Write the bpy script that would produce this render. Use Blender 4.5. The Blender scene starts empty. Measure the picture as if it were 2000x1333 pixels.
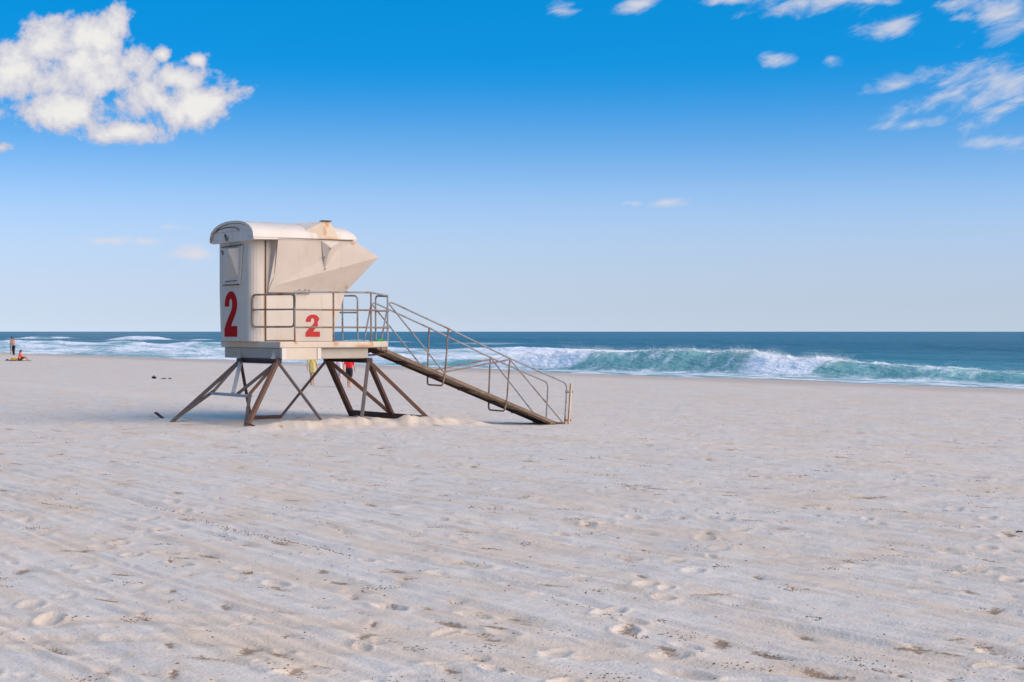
import bpy, bmesh, math, random
import numpy as np
from mathutils import Vector, Matrix

R = math.radians
sc = bpy.context.scene
COL = sc.collection
random.seed(7)

# ------------------------------------------------------------------ camera, sky, sun, exposure
cam_d = bpy.data.cameras.new('camera')
cam = bpy.data.objects.new('camera', cam_d)
COL.objects.link(cam)
cam_d.sensor_width = 36.0
cam_d.lens = 57.6
cam_d.clip_start = 0.1
cam_d.clip_end = 60000
cam.location = (0, 0, 2.0)
cam.rotation_euler = (R(90) - math.atan(18.5 / 3200), 0, 0)
sc.camera = cam

SUN_EL, SUN_AZ = 31.0, 124.0          # compass-like: degrees from +Y towards +X
SKY_STRENGTH = 0.14
sun_d = bpy.data.lights.new('sun', 'SUN')
sun_d.energy = 2.75
sun_d.angle = R(65)
sun_d.color = (1.0, 0.80, 0.62)
sun = bpy.data.objects.new('sun', sun_d)
COL.objects.link(sun)
sv = Vector((math.sin(R(SUN_AZ)) * math.cos(R(SUN_EL)), math.cos(R(SUN_AZ)) * math.cos(R(SUN_EL)), math.sin(R(SUN_EL))))
sun.rotation_euler = sv.to_track_quat('Z', 'Y').to_euler()
sun.location = (60, -40, 40)

vs = sc.view_settings
vs.view_transform = 'Standard'
vs.look = 'None'
vs.exposure = 0.95
vs.gamma = 1.0
vs.use_curve_mapping = False
sc.cycles.use_denoising = True
sc.cycles.max_bounces = 4
sc.cycles.caustics_reflective = False
sc.cycles.caustics_refractive = False

world = bpy.data.worlds.new('World')
sc.world = world
world.use_nodes = True
world.cycles.sampling_method = 'MANUAL'
world.cycles.sample_map_resolution = 256


def build_world():
    nt = world.node_tree
    N, Lk = nt.nodes, nt.links
    N.clear()

    def nd(t, **k):
        n = N.new(t)
        for a, b in k.items():
            setattr(n, a, b)
        return n

    def math_(op, a, b=None, clamp=False):
        n = nd('ShaderNodeMath', operation=op)
        n.use_clamp = clamp
        for i, v in enumerate((a, b)):
            if v is None:
                continue
            if isinstance(v, (int, float)):
                n.inputs[i].default_value = v
            else:
                Lk.new(v, n.inputs[i])
        return n.outputs[0]

    def mixc(f, a, b):
        n = nd('ShaderNodeMix', data_type='RGBA')
        for s, v in ((n.inputs[0], f), (n.inputs[6], a), (n.inputs[7], b)):
            if isinstance(v, (int, float)):
                s.default_value = v
            elif isinstance(v, tuple):
                s.default_value = (*v, 1)
            else:
                Lk.new(v, s)
        return n.outputs[2]

    def rng(v, a, b, c=0.0, d=1.0, smooth=True):
        n = nd('ShaderNodeMapRange')
        n.interpolation_type = 'SMOOTHSTEP' if smooth else 'LINEAR'
        Lk.new(v, n.inputs[0])
        for i, q in enumerate((a, b, c, d)):
            n.inputs[i + 1].default_value = q
        return n.outputs[0]

    tc = nd('ShaderNodeTexCoord')
    sep = nd('ShaderNodeSeparateXYZ')
    Lk.new(tc.outputs['Generated'], sep.inputs[0])
    X, Y, Z = sep.outputs
    # the deep polarised blue of the photograph comes quickly above the horizon
    zz = math_('ADD', math_('MULTIPLY', math_('MAXIMUM', Z, 0.0), 2.3), 0.36)
    cmb = nd('ShaderNodeCombineXYZ')
    Lk.new(X, cmb.inputs[0]); Lk.new(Y, cmb.inputs[1]); Lk.new(zz, cmb.inputs[2])
    nrm = nd('ShaderNodeVectorMath', operation='NORMALIZE')
    Lk.new(cmb.outputs[0], nrm.inputs[0])
    sky = nd('ShaderNodeTexSky', sky_type='NISHITA')
    sky.sun_disc = False
    sky.sun_elevation = R(SUN_EL)
    sky.sun_rotation = R(SUN_AZ)
    sky.air_density = 1.0
    sky.dust_density = 0.3
    sky.ozone_density = 2.0
    Lk.new(nrm.outputs[0], sky.inputs[0])
    hs = nd('ShaderNodeHueSaturation')
    hs.inputs['Hue'].default_value = 0.491
    Lk.new(rng(Z, 0.0, 0.165, 0.46, 1.46), hs.inputs['Saturation'])
    Lk.new(rng(Z, 0.0, 0.09, 0.73, 1.09), hs.inputs['Value'])
    Lk.new(sky.outputs[0], hs.inputs['Color'])
    skycol = hs.outputs[0]

    # ---- clouds on the sky, laid out by direction
    ysafe = math_('MAXIMUM', Y, 0.05)
    cu = math_('DIVIDE', X, ysafe)
    cv = math_('DIVIDE', Z, ysafe)
    cc = nd('ShaderNodeCombineXYZ')
    Lk.new(cu, cc.inputs[0]); Lk.new(cv, cc.inputs[1])
    P = cc.outputs[0]

    def ellipses(lst):
        cur = None
        for (x, y, rx, ry, rot) in lst:
            m = nd('ShaderNodeMapping', vector_type='TEXTURE')
            m.inputs['Location'].default_value = ((x - 1000) / 3200, (648 - y) / 3200, 0)
            m.inputs['Rotation'].default_value = (0, 0, R(rot))
            m.inputs['Scale'].default_value = (rx / 3200, ry / 3200, 1)
            Lk.new(P, m.inputs[0])
            l = nd('ShaderNodeVectorMath', operation='LENGTH')
            Lk.new(m.outputs[0], l.inputs[0])
            cur = l.outputs['Value'] if cur is None else math_('MINIMUM', cur, l.outputs['Value'])
        return math_('SUBTRACT', 1.0, cur)

    def fbm(scale, rot=0, sx=1, sy=1, detail=6, rough=0.58, off=0.0, dist=0.0):
        m = nd('ShaderNodeMapping', vector_type='TEXTURE')
        m.inputs['Location'].default_value = (off, off * 0.7, 0)
        m.inputs['Rotation'].default_value = (0, 0, R(rot))
        m.inputs['Scale'].default_value = (sx, sy, 1)
        Lk.new(P, m.inputs[0])
        n = nd('ShaderNodeTexNoise')
        n.inputs['Scale'].default_value = scale
        n.inputs['Detail'].default_value = detail
        n.inputs['Roughness'].default_value = rough
        n.inputs['Distortion'].default_value = dist
        Lk.new(m.outputs[0], n.inputs['Vector'])
        return n.outputs['Fac']

    big = ellipses([(30, 140, 120, 95, 0), (85, 85, 85, 60, 0), (130, 215, 150, 55, 0), (180, 150, 130, 75, 0),
                    (225, 48, 45, 42, 0), (190, 75, 70, 42, 0), (270, 125, 60, 35, 0), (300, 205, 150, 58, 0), (385, 205, 80, 38, 8), (345, 150, 70, 40, 0),
                    (250, 255, 120, 30, 0), (385, 118, 30, 20, 0), (318, 108, 26, 22, 0), (2, 290, 28, 14, 0)])
    n1 = fbm(24, detail=6, rough=0.62, dist=0.5)
    n1b = fbm(60, detail=5, rough=0.6, off=0.3)
    d1 = math_('ADD', math_('ADD', math_('ADD', math_('MULTIPLY', big, 1.1), 0.06), math_('MULTIPLY', math_('SUBTRACT', n1, 0.5), 3.2)),
               math_('MULTIPLY', math_('SUBTRACT', n1b, 0.5), 2.0))
    dens1 = rng(d1, 0.02, 0.62)
    core1 = rng(d1, 0.35, 1.3)

    streak = ellipses([(1745, 52, 72, 20, 24), (1752, 165, 70, 20, 14), (1840, 185, 85, 22, 22), (1955, 155, 100, 42, 18),
                       (1955, 218, 75, 16, 22), (1600, 4, 130, 22, 6), (1975, 279, 70, 14, 4), (1522, 118, 36, 14, 14),
                       (1622, 117, 26, 12, 14), (1965, 30, 75, 42, 15), (1862, 6, 50, 16, 10), (1885, 35, 26, 10, 10), (1250, 8, 40, 16, 15), (1430, 2, 70, 10, 0),
                       (1103, 22, 26, 14, 10), (1227, 397, 32, 8, 0), (1298, 396, 38, 9, 4), (378, 497, 62, 13, 0),
                       (292, 471, 40, 9, 0), (328, 444, 40, 9, 0), (210, 470, 60, 9, 0), (1700, 2, 60, 9, 0), (1780, 245, 60, 12, 8)])
    n2 = fbm(52, rot=22, sx=1.9, sy=0.75, detail=6, rough=0.62, dist=0.4)
    d2 = math_('ADD', math_('MULTIPLY', streak, 0.75), math_('MULTIPLY', math_('SUBTRACT', n2, 0.5), 3.4))
    dens2 = math_('MULTIPLY', rng(d2, -0.2, 1.2), 0.85)

    S = 0.46 / SKY_STRENGTH
    ccol = mixc(core1, (0.62 * S, 0.64 * S, 0.78 * S), (0.97 * S, 0.95 * S, 0.92 * S))
    front = math_('GREATER_THAN', Y, 0.06)
    c = mixc(math_('MULTIPLY', dens2, front), skycol, (0.84 * S, 0.81 * S, 0.85 * S))
    c = mixc(math_('MULTIPLY', dens1, front), c, ccol)
    bg = nd('ShaderNodeBackground')
    bg.inputs['Strength'].default_value = SKY_STRENGTH
    Lk.new(c, bg.inputs['Color'])
    out = nd('ShaderNodeOutputWorld')
    Lk.new(bg.outputs[0], out.inputs[0])


build_world()

# ------------------------------------------------------------------ helpers
TH = R(34)                       # the shore runs at this angle; "a" points to the sea, "b" along the shore
CT, ST = math.cos(TH), math.sin(TH)
TOWER = (-4.62, 36.4)


def hash2(ix, iy, seed):
    h = (ix.astype(np.int64) * 374761393 + iy.astype(np.int64) * 668265263 + seed * 1442695041) & 0xFFFFFFFF
    h = ((h ^ (h >> 13)) * 1274126177) & 0xFFFFFFFF
    return (h ^ (h >> 16)) & 0xFFFFFFFF


def noise(x, y, seed=0):
    """gradient noise, about -1..1"""
    ix, iy = np.floor(x), np.floor(y)
    fx, fy = x - ix, y - iy
    ux = fx * fx * fx * (fx * (fx * 6 - 15) + 10)
    uy = fy * fy * fy * (fy * (fy * 6 - 15) + 10)

    def g(dx, dy):
        a = hash2(ix + dx, iy + dy, seed) * (2 * math.pi / 4294967296.0)
        return np.cos(a) * (fx - dx) + np.sin(a) * (fy - dy)
    n0 = g(0, 0) * (1 - ux) + g(1, 0) * ux
    n1 = g(0, 1) * (1 - ux) + g(1, 1) * ux
    return (n0 * (1 - uy) + n1 * uy) * 1.5


def fbm(x, y, oct=4, seed=0, gain=0.5):
    s, a, f = 0, 1.0, 1.0
    for o in range(oct):
        s = s + a * noise(x * f + 13.7 * o, y * f - 7.1 * o, seed + o)
        a *= gain
        f *= 2.03
    return s


def sstep(x, a, b):
    t = np.clip((x - a) / (b - a), 0, 1)
    return t * t * (3 - 2 * t)


class NT:
    """small wrapper for building a material"""
    def __init__(self, name):
        self.m = bpy.data.materials.new(name)
        self.m.use_nodes = True
        self.t = self.m.node_tree
        self.b = self.t.nodes['Principled BSDF']

    def n(self, t, **k):
        x = self.t.nodes.new(t)
        for a, b in k.items():
            setattr(x, a, b)
        return x

    def set(self, sock, v):
        if isinstance(v, (int, float)):
            sock.default_value = v
        elif isinstance(v, (tuple, list)):
            sock.default_value = (*v, 1) if (len(v) == 3 and sock.type == 'RGBA') else v
        else:
            self.t.links.new(v, sock)

    def noise(self, scale, detail=4, rough=0.55, vec=None, sc=None, dist=0.0):
        x = self.n('ShaderNodeTexNoise')
        x.inputs['Scale'].default_value = scale
        x.inputs['Detail'].default_value = detail
        x.inputs['Roughness'].default_value = rough
        x.inputs['Distortion'].default_value = dist
        v = vec or self.obj()
        if sc:
            mp = self.n('ShaderNodeMapping')
            mp.inputs['Scale'].default_value = sc
            self.set(mp.inputs[0], v)
            v = mp.outputs[0]
        self.set(x.inputs['Vector'], v)
        return x.outputs['Fac']

    def obj(self):
        if not hasattr(self, '_tc'):
            self._tc = self.n('ShaderNodeTexCoord')
        return self._tc.outputs['Object']

    def rng(self, v, a, b, c=0.0, d=1.0):
        x = self.n('ShaderNodeMapRange')
        x.interpolation_type = 'SMOOTHSTEP'
        self.set(x.inputs[0], v)
        for i, q in enumerate((a, b, c, d)):
            x.inputs[i + 1].default_value = q
        return x.outputs[0]

    def math(self, op, a, b=0.0):
        x = self.n('ShaderNodeMath', operation=op)
        self.set(x.inputs[0], a)
        self.set(x.inputs[1], b)
        return x.outputs[0]

    def mix(self, f, a, b):
        x = self.n('ShaderNodeMix', data_type='RGBA')
        self.set(x.inputs[0], f); self.set(x.inputs[6], a); self.set(x.inputs[7], b)
        return x.outputs[2]

    def attr(self, name):
        x = self.n('ShaderNodeAttribute')
        x.attribute_name = name
        return x.outputs['Fac']

    def bump(self, h, strength=0.3, dist=0.01):
        x = self.n('ShaderNodeBump')
        x.inputs['Strength'].default_value = strength
        x.inputs['Distance'].default_value = dist
        self.set(x.inputs['Height'], h)
        self.t.links.new(x.outputs[0], self.b.inputs['Normal'])

    def fin(self, col, rough=0.6, metal=0.0, spec=0.5):
        self.set(self.b.inputs['Base Color'], col)
        self.set(self.b.inputs['Roughness'], rough)
        self.set(self.b.inputs['Metallic'], metal)
        self.b.inputs['Specular IOR Level'].default_value = spec
        return self.m


def link(name, me, m, parent=None, smooth=False):
    o = bpy.data.objects.new(name, me)
    COL.objects.link(o)
    if m:
        me.materials.append(m)
    if parent:
        o.parent = parent
    if smooth:
        me.polygons.foreach_set('use_smooth', [True] * len(me.polygons))
    return o


def tag(o, label=None, cat=None, group=None, kind=None):
    if label: o['label'] = label
    if cat: o['category'] = cat
    if group: o['group'] = group
    if kind: o['kind'] = kind
    return o


def empty(name, loc=(0, 0, 0), rz=0.0, parent=None):
    o = bpy.data.objects.new(name, None)
    COL.objects.link(o)
    o.location = loc
    o.rotation_euler = (0, 0, rz)
    o.empty_display_size = 0.2
    if parent:
        o.parent = parent
    return o


class MB:
    def __init__(self):
        self.v, self.f = [], []

    def add(self, vs, fs):
        k = len(self.v)
        self.v += [tuple(p) for p in vs]
        self.f += [tuple(i + k for i in f) for f in fs]
        return self

    def box(self, p0, p1):
        (x0, y0, z0), (x1, y1, z1) = p0, p1
        return self.add([(x0, y0, z0), (x1, y0, z0), (x1, y1, z0), (x0, y1, z0), (x0, y0, z1), (x1, y0, z1), (x1, y1, z1), (x0, y1, z1)],
                        [(0, 3, 2, 1), (4, 5, 6, 7), (0, 1, 5, 4), (1, 2, 6, 5), (2, 3, 7, 6), (3, 0, 4, 7)])

    def prism(self, poly, z0, z1):
        n = len(poly)
        vs = [(x, y, z0) for x, y in poly] + [(x, y, z1) for x, y in poly]
        fs = [tuple(range(n - 1, -1, -1)), tuple(range(n, 2 * n))]
        fs += [(i, (i + 1) % n, n + (i + 1) % n, n + i) for i in range(n)]
        return self.add(vs, fs)

    def beam(self, p, q, w=0.08, h=None, up=(0, 0, 1)):
        """rectangular bar from p to q, w wide, h along 'up'"""
        h = h or w
        p, q = Vector(p), Vector(q)
        d = (q - p).normalized()
        u = Vector(up)
        if abs(d.dot(u)) > 0.97:
            u = Vector((1, 0, 0))
        s = d.cross(u).normalized()
        u = s.cross(d).normalized()
        vs = []
        for c in (p, q):
            for a, b in ((-1, -1), (1, -1), (1, 1), (-1, 1)):
                vs.append(c + s * (a * w / 2) + u * (b * h / 2))
        return self.add(vs, [(0, 1, 2, 3), (7, 6, 5, 4), (0, 4, 5, 1), (1, 5, 6, 2), (2, 6, 7, 3), (3, 7, 4, 0)])

    def angle(self, p, q, w=0.1, t=0.014, up=(0, 0, 1), flip=1):
        """L-section steel bar"""
        p, q = Vector(p), Vector(q)
        d = (q - p).normalized()
        u = Vector(up)
        if abs(d.dot(u)) > 0.97:
            u = Vector((1, 0, 0))
        s = d.cross(u).normalized() * flip
        u = s.cross(d).normalized()
        if flip < 0:
            u = -u
        prof = [(0, 0), (w, 0), (w, t), (t, t), (t, w), (0, w)]
        vs = []
        for c in (p, q):
            for a, b in prof:
                vs.append(c + s * (a - w / 2) + u * (b - w / 2))
        n = 6
        fs = [tuple(range(n)), tuple(range(2 * n - 1, n - 1, -1))] + [(i, n + i, n + (i + 1) % n, (i + 1) % n) for i in range(n)]
        return self.add(vs, fs)

    def pipe(self, pts, r=0.022, seg=8, bend=0.0, closed=False):
        pts = [Vector(p) for p in pts]
        if bend > 0:
            out = [] if closed else [pts[0]]
            rngi = range(len(pts)) if closed else range(1, len(pts) - 1)
            for i in rngi:
                a, b, c = pts[i - 1], pts[i], pts[(i + 1) % len(pts)]
                k = min(bend, (a - b).length * 0.45, (c - b).length * 0.45)
                s, e = b + (a - b).normalized() * k, b + (c - b).normalized() * k
                for j in range(6):
                    t = j / 5
                    out.append(s * (1 - t) ** 2 + b * 2 * t * (1 - t) + e * t * t)
            if not closed:
                out.append(pts[-1])
            pts = out
        n = len(pts)
        ref = None
        vs = []
        for i, p in enumerate(pts):
            if closed:
                d = (pts[(i + 1) % n] - pts[i - 1]).normalized()
            else:
                d = (pts[min(i + 1, n - 1)] - pts[max(i - 1, 0)]).normalized()
            if ref is None:
                ref = d.orthogonal().normalized()
            ref = (ref - d * ref.dot(d)).normalized()
            w = d.cross(ref)
            for k in range(seg):
                a = 2 * math.pi * k / seg
                vs.append(p + ref * (r * math.cos(a)) + w * (r * math.sin(a)))
        fs = []
        m = n if closed else n - 1
        for i in range(m):
            j = (i + 1) % n
            for k in range(seg):
                fs.append((i * seg + k, i * seg + (k + 1) % seg, j * seg + (k + 1) % seg, j * seg + k))
        if not closed:
            fs.append(tuple(range(seg - 1, -1, -1)))
            fs.append(tuple((n - 1) * seg + k for k in range(seg)))
        return self.add(vs, fs)

    def capsule(self, p, q, r1, r2, seg=12, flat=1.0, side=(1, 0, 0)):
        """tapered limb with round ends; flat squeezes it across 'side'"""
        p, q = Vector(p), Vector(q)
        d = q - p
        L = max(d.length, 1e-5)
        d = d / L
        s = Vector(side)
        s = (s - d * s.dot(d))
        s = s.normalized() if s.length > 1e-4 else d.orthogonal().normalized()
        w = d.cross(s)
        rings = []
        for k in range(1, 5):
            a = math.pi / 2 * k / 4
            rings.append((-r1 * math.cos(a), r1 * math.sin(a)))
        for k in range(0, 4):
            a = math.pi / 2 * k / 4
            rings.append((L + r2 * math.sin(a), r2 * math.cos(a)))
        vs = [p - d * r1]
        for t, r in rings:
            for k in range(seg):
                a = 2 * math.pi * k / seg
                vs.append(p + d * t + s * (r * math.cos(a)) + w * (r * flat * math.sin(a)))
        vs.append(q + d * r2)
        fs = [(0, 1 + (k + 1) % seg, 1 + k) for k in range(seg)]
        for i in range(len(rings) - 1):
            b0, b1 = 1 + i * seg, 1 + (i + 1) * seg
            for k in range(seg):
                fs.append((b0 + k, b0 + (k + 1) % seg, b1 + (k + 1) % seg, b1 + k))
        e = len(vs) - 1
        b0 = 1 + (len(rings) - 1) * seg
        fs += [(b0 + k, b0 + (k + 1) % seg, e) for k in range(seg)]
        return self.add(vs, fs)

    def mesh(self, name):
        me = bpy.data.meshes.new(name)
        me.from_pydata(self.v, [], self.f)
        bm = bmesh.new()
        bm.from_mesh(me)
        bmesh.ops.recalc_face_normals(bm, faces=bm.faces)
        bm.to_mesh(me)
        bm.free()
        return me

    def build(self, name, m, parent=None, smooth=False, bevel=0.0, seg=2):
        o = link(name, self.mesh(name), m, parent, smooth)
        if bevel:
            b = o.modifiers.new('bevel', 'BEVEL')
            b.width = bevel
            b.segments = seg
            b.limit_method = 'ANGLE'
            b.angle_limit = R(25)
            b.harden_normals = False
        return o


# ------------------------------------------------------------------ materials
def mat_sand():
    t = NT('beach_sand')
    geo = t.n('ShaderNodeNewGeometry').outputs['Position']
    tan = t.attr('tan')
    wet = t.attr('wet')
    n1 = t.noise(0.9, 4, 0.6, vec=geo)
    n2 = t.noise(6.0, 5, 0.65, vec=geo)
    n3 = t.noise(38, 3, 0.7, vec=geo)
    f = t.math('ADD', tan, t.math('MULTIPLY', t.math('SUBTRACT', n2, 0.5), 0.7))
    f = t.rng(f, 0.12, 0.95)
    mp = t.n('ShaderNodeMapping', vector_type='TEXTURE')
    mp.inputs['Rotation'].default_value = (0, 0, TH)
    t.set(mp.inputs[0], geo)
    st = t.noise(1.0, 5, 0.65, vec=mp.outputs[0], sc=(1.9, 0.35, 1.0))
    st2 = t.noise(1.0, 5, 0.7, vec=mp.outputs[0], sc=(7.0, 1.6, 1.0))
    c = t.mix(t.rng(n1, 0.3, 0.7), (0.68, 0.598, 0.498), (0.74, 0.655, 0.55))
    c = t.mix(t.rng(n3, 0.25, 0.75), c, (0.60, 0.535, 0.465))
    c = t.mix(t.math('MULTIPLY', t.rng(st2, 0.50, 0.66), 0.50), c, (0.44, 0.385, 0.335))
    c = t.mix(t.math('MULTIPLY', t.rng(st, 0.47, 0.62), 0.75), c, (0.67, 0.525, 0.385))
    c = t.mix(t.math('MULTIPLY', f, 0.8), c, (0.64, 0.505, 0.375))
    st3 = t.noise(1.0, 4, 0.7, vec=mp.outputs[0], sc=(2.6, 1.1, 1.0), dist=0.4)
    c = t.mix(t.math('MULTIPLY', t.rng(st3, 0.55, 0.65), 0.6), c, (0.56, 0.435, 0.315))
    wd = t.math('ADD', t.attr('weed'), t.math('MULTIPLY', t.math('SUBTRACT', t.noise(26, 4, 0.75, vec=geo), 0.5), 2.2))
    c = t.mix(t.math('MULTIPLY', t.rng(wd, 0.42, 0.75), 0.85), c, (0.23, 0.145, 0.08))
    # little dark grains and shell bits lying everywhere
    vo = t.n('ShaderNodeTexVoronoi')
    vo.inputs['Scale'].default_value = 7.0
    t.set(vo.inputs['Vector'], geo)
    sp = t.rng(vo.outputs['Distance'], 0.035, 0.075, 1.0, 0.0)
    vc = t.n('ShaderNodeSeparateColor')
    t.set(vc.inputs[0], vo.outputs['Color'])
    sp = t.math('MULTIPLY', sp, t.math('GREATER_THAN', vc.outputs[0], 0.72))
    c = t.mix(t.math('MULTIPLY', sp, 0.75), c, (0.10, 0.075, 0.055))
    c = t.mix(t.math('MULTIPLY', t.rng(wet, 0.88, 1.0), 0.8), c, (0.30, 0.225, 0.165))
    c = t.mix(t.math('MULTIPLY', t.rng(wet, 0.0, 0.6), 0.55), c, (0.44, 0.335, 0.25))
    gr = t.noise(150, 2, 0.7, vec=geo)
    c = t.mix(t.math('MULTIPLY', t.rng(gr, 0.50, 0.70), 0.42), c, (0.36, 0.30, 0.25))
    h = t.math('ADD', t.math('ADD', t.math('MULTIPLY', n3, 0.5), t.math('MULTIPLY', n2, 0.8)), t.math('MULTIPLY', st2, 0.6))
    t.bump(h, 0.6, 0.03)
    return t.fin(c, t.rng(wet, 0.3, 1.2, 0.95, 0.5), spec=0.25)


def mat_sea():
    t = NT('sea_water')
    geo = t.n('ShaderNodeNewGeometry').outputs['Position']
    foam = t.attr('foam')
    green = t.attr('green')
    mp = t.n('ShaderNodeMapping', vector_type='TEXTURE')
    mp.inputs['Rotation'].default_value = (0, 0, TH)
    t.set(mp.inputs[0], geo)
    uv = mp.outputs[0]
    n1 = t.noise(1.0, 6, 0.65, vec=uv, sc=(0.9, 0.35, 0.8))
    n2 = t.noise(3.2, 5, 0.65, vec=uv, sc=(1.0, 0.6, 1.0))
    nb = t.noise(1.0, 5, 0.6, vec=uv, sc=(0.04, 0.012, 0.04))
    nn = t.math('ADD', t.math('MULTIPLY', n1, 0.6), t.math('MULTIPLY', n2, 0.4))
    ff = t.rng(t.math('ADD', foam, t.math('MULTIPLY', t.math('SUBTRACT', nn, 0.5), 1.15)), 0.18, 0.86)
    deep = t.mix(t.rng(nb, 0.35, 0.65), (0.032, 0.096, 0.104), (0.048, 0.132, 0.138))
    mid = t.attr('near')
    c = t.mix(mid, deep, (0.085, 0.26, 0.26))
    c = t.mix(green, c, (0.36, 0.63, 0.55))
    c = t.mix(ff, c, (0.84, 0.86, 0.86))
    wv = t.noise(1.0, 6, 0.62, vec=uv, sc=(0.45, 0.12, 0.3))
    t.bump(t.math('ADD', t.math('MULTIPLY', wv, 1.4), t.math('MULTIPLY', n2, 0.25)), 0.9, 0.9)
    return t.fin(c, t.mix(ff, (0.28, 0.28, 0.28), (0.9, 0.9, 0.9)), spec=0.28)


def spots(t, lst):
    """rust that has run from bolts and fittings: ellipsoids in the tower's own coordinates"""
    cur = None
    for (x, y, z, sx, sy, sz) in lst:
        m = t.n('ShaderNodeMapping', vector_type='TEXTURE')
        m.inputs['Location'].default_value = (x, y, z)
        m.inputs['Scale'].default_value = (sx, sy, sz)
        t.set(m.inputs[0], t.obj())
        l = t.n('ShaderNodeVectorMath', operation='LENGTH')
        t.set(l.inputs[0], m.outputs[0])
        d = t.math('SUBTRACT', 1.0, l.outputs['Value'])
        cur = d if cur is None else t.math('MAXIMUM', cur, d)
    return cur


def mat_fibreglass(name, c0, c1, rust=(), rough=0.66):
    t = NT(name)
    a = t.noise(1.3, 5, 0.6)
    b = t.noise(5.0, 4, 0.6, sc=(1, 1, 0.16))
    g = t.noise(60, 2, 0.6)
    c = t.mix(t.rng(a, 0.3, 0.7), c0, c1)
    c = t.mix(t.math('MULTIPLY', t.rng(b, 0.52, 0.78), 0.42), c, (0.33, 0.26, 0.19))
    c = t.mix(t.math('MULTIPLY', t.rng(g, 0.62, 0.75), 0.22), c, (0.30, 0.25, 0.20))
    if rust:
        s = spots(t, rust)
        s = t.rng(t.math('ADD', s, t.math('MULTIPLY', t.math('SUBTRACT', t.noise(14, 4, 0.6), 0.5), 0.8)), 0.12, 0.8)
        c = t.mix(t.math('MULTIPLY', s, 0.7), c, (0.38, 0.17, 0.05))
    t.bump(t.noise(9, 3, 0.5), 0.10, 0.02)
    return t.fin(c, rough, spec=0.35)


def mat_steel(name, base, rust, lo=0.42, hi=0.62, rough=0.7):
    t = NT(name)
    n = t.noise(4.5, 6, 0.68)
    n2 = t.noise(22, 4, 0.65)
    c = t.mix(t.rng(n, lo, hi), base, rust)
    c = t.mix(t.math('MULTIPLY', t.rng(n2, 0.55, 0.75), 0.5), c, tuple(x * 0.45 for x in rust))
    t.bump(n2, 0.3, 0.004)
    return t.fin(c, rough, spec=0.3)


def mat_plain(name, col, rough=0.8, var=0.2, scale=6.0, spec=0.25):
    t = NT(name)
    n = t.noise(scale, 4, 0.6)
    c = t.mix(t.rng(n, 0.3, 0.7), tuple(x * (1 - var) for x in col), tuple(min(1, x * (1 + var)) for x in col))
    return t.fin(c, rough, spec=spec)


M = {}
M['sand'] = mat_sand()
M['sea'] = mat_sea()
M['wall'] = mat_fibreglass('cream_fibreglass', (0.455, 0.395, 0.33), (0.50, 0.445, 0.38),
                           [(-1.19, -0.5, 2.6, 0.05, 0.1, 1.5), (-1.5, 0.58, 3.95, 0.1, 0.07, 0.13)])
M['roof'] = mat_fibreglass('white_fibreglass_roof', (0.50, 0.45, 0.395), (0.55, 0.50, 0.445),
                           [(-1.6, 0.55, 4.02, 0.14, 0.09, 0.12), (-1.6, 1.42, 4.05, 0.1, 0.1, 0.14), (-1.6, 1.35, 4.2, 0.1, 0.12, 0.06)])
M['spike'] = mat_fibreglass('rust_stained_fibreglass', (0.45, 0.36, 0.26), (0.50, 0.41, 0.31),
                            [(0.16, -0.78, 4.36, 0.10, 0.3, 0.16), (0.10, -0.8, 4.2, 0.07, 0.3, 0.25), (0.2, -0.8, 4.03, 0.3, 0.12, 0.06)])
M['visor'] = mat_fibreglass('cream_visor', (0.43, 0.365, 0.305), (0.475, 0.41, 0.35),
                            [(0.80, -0.78, 3.95, 0.1, 0.1, 0.08), (0.76, -0.55, 2.98, 0.07, 0.1, 0.08), (0.19, -0.92, 3.80, 0.06, 0.1, 0.07)])
M['deck'] = mat_fibreglass('cream_deck', (0.46, 0.38, 0.30), (0.50, 0.43, 0.35),
                           [(0.0, -1.5, 1.74, 0.1, 0.2, 0.1), (0.9, -1.5, 1.72, 0.13, 0.2, 0.14), (-0.95, -1.5, 1.76, 0.08, 0.2, 0.06), (0.7, -1.5, 1.69, 0.4, 0.1, 0.05)])
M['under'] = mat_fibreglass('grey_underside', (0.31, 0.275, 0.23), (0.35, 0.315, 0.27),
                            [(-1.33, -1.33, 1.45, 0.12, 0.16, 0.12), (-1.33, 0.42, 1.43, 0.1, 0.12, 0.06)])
M['red'] = mat_plain('red_paint', (0.33, 0.003, 0.005), 0.75, 0.15, 3, 0.08)


def mat_red_worn():
    t = NT('worn_red_paint')
    s = spots(t, [(0.125, -0.5, 2.19, 0.055, 0.3, 0.11)])
    n = t.noise(20, 5, 0.7)
    w = t.rng(t.math('ADD', s, t.math('MULTIPLY', t.math('SUBTRACT', n, 0.5), 1.3)), 0.15, 0.45)
    w2 = t.rng(t.noise(34, 5, 0.7), 0.66, 0.72)
    c = t.mix(t.math('MAXIMUM', w, t.math('MULTIPLY', w2, 0.7)), (0.36, 0.010, 0.010), (0.47, 0.41, 0.345))
    return t.fin(c, 0.5, spec=0.3)


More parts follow.
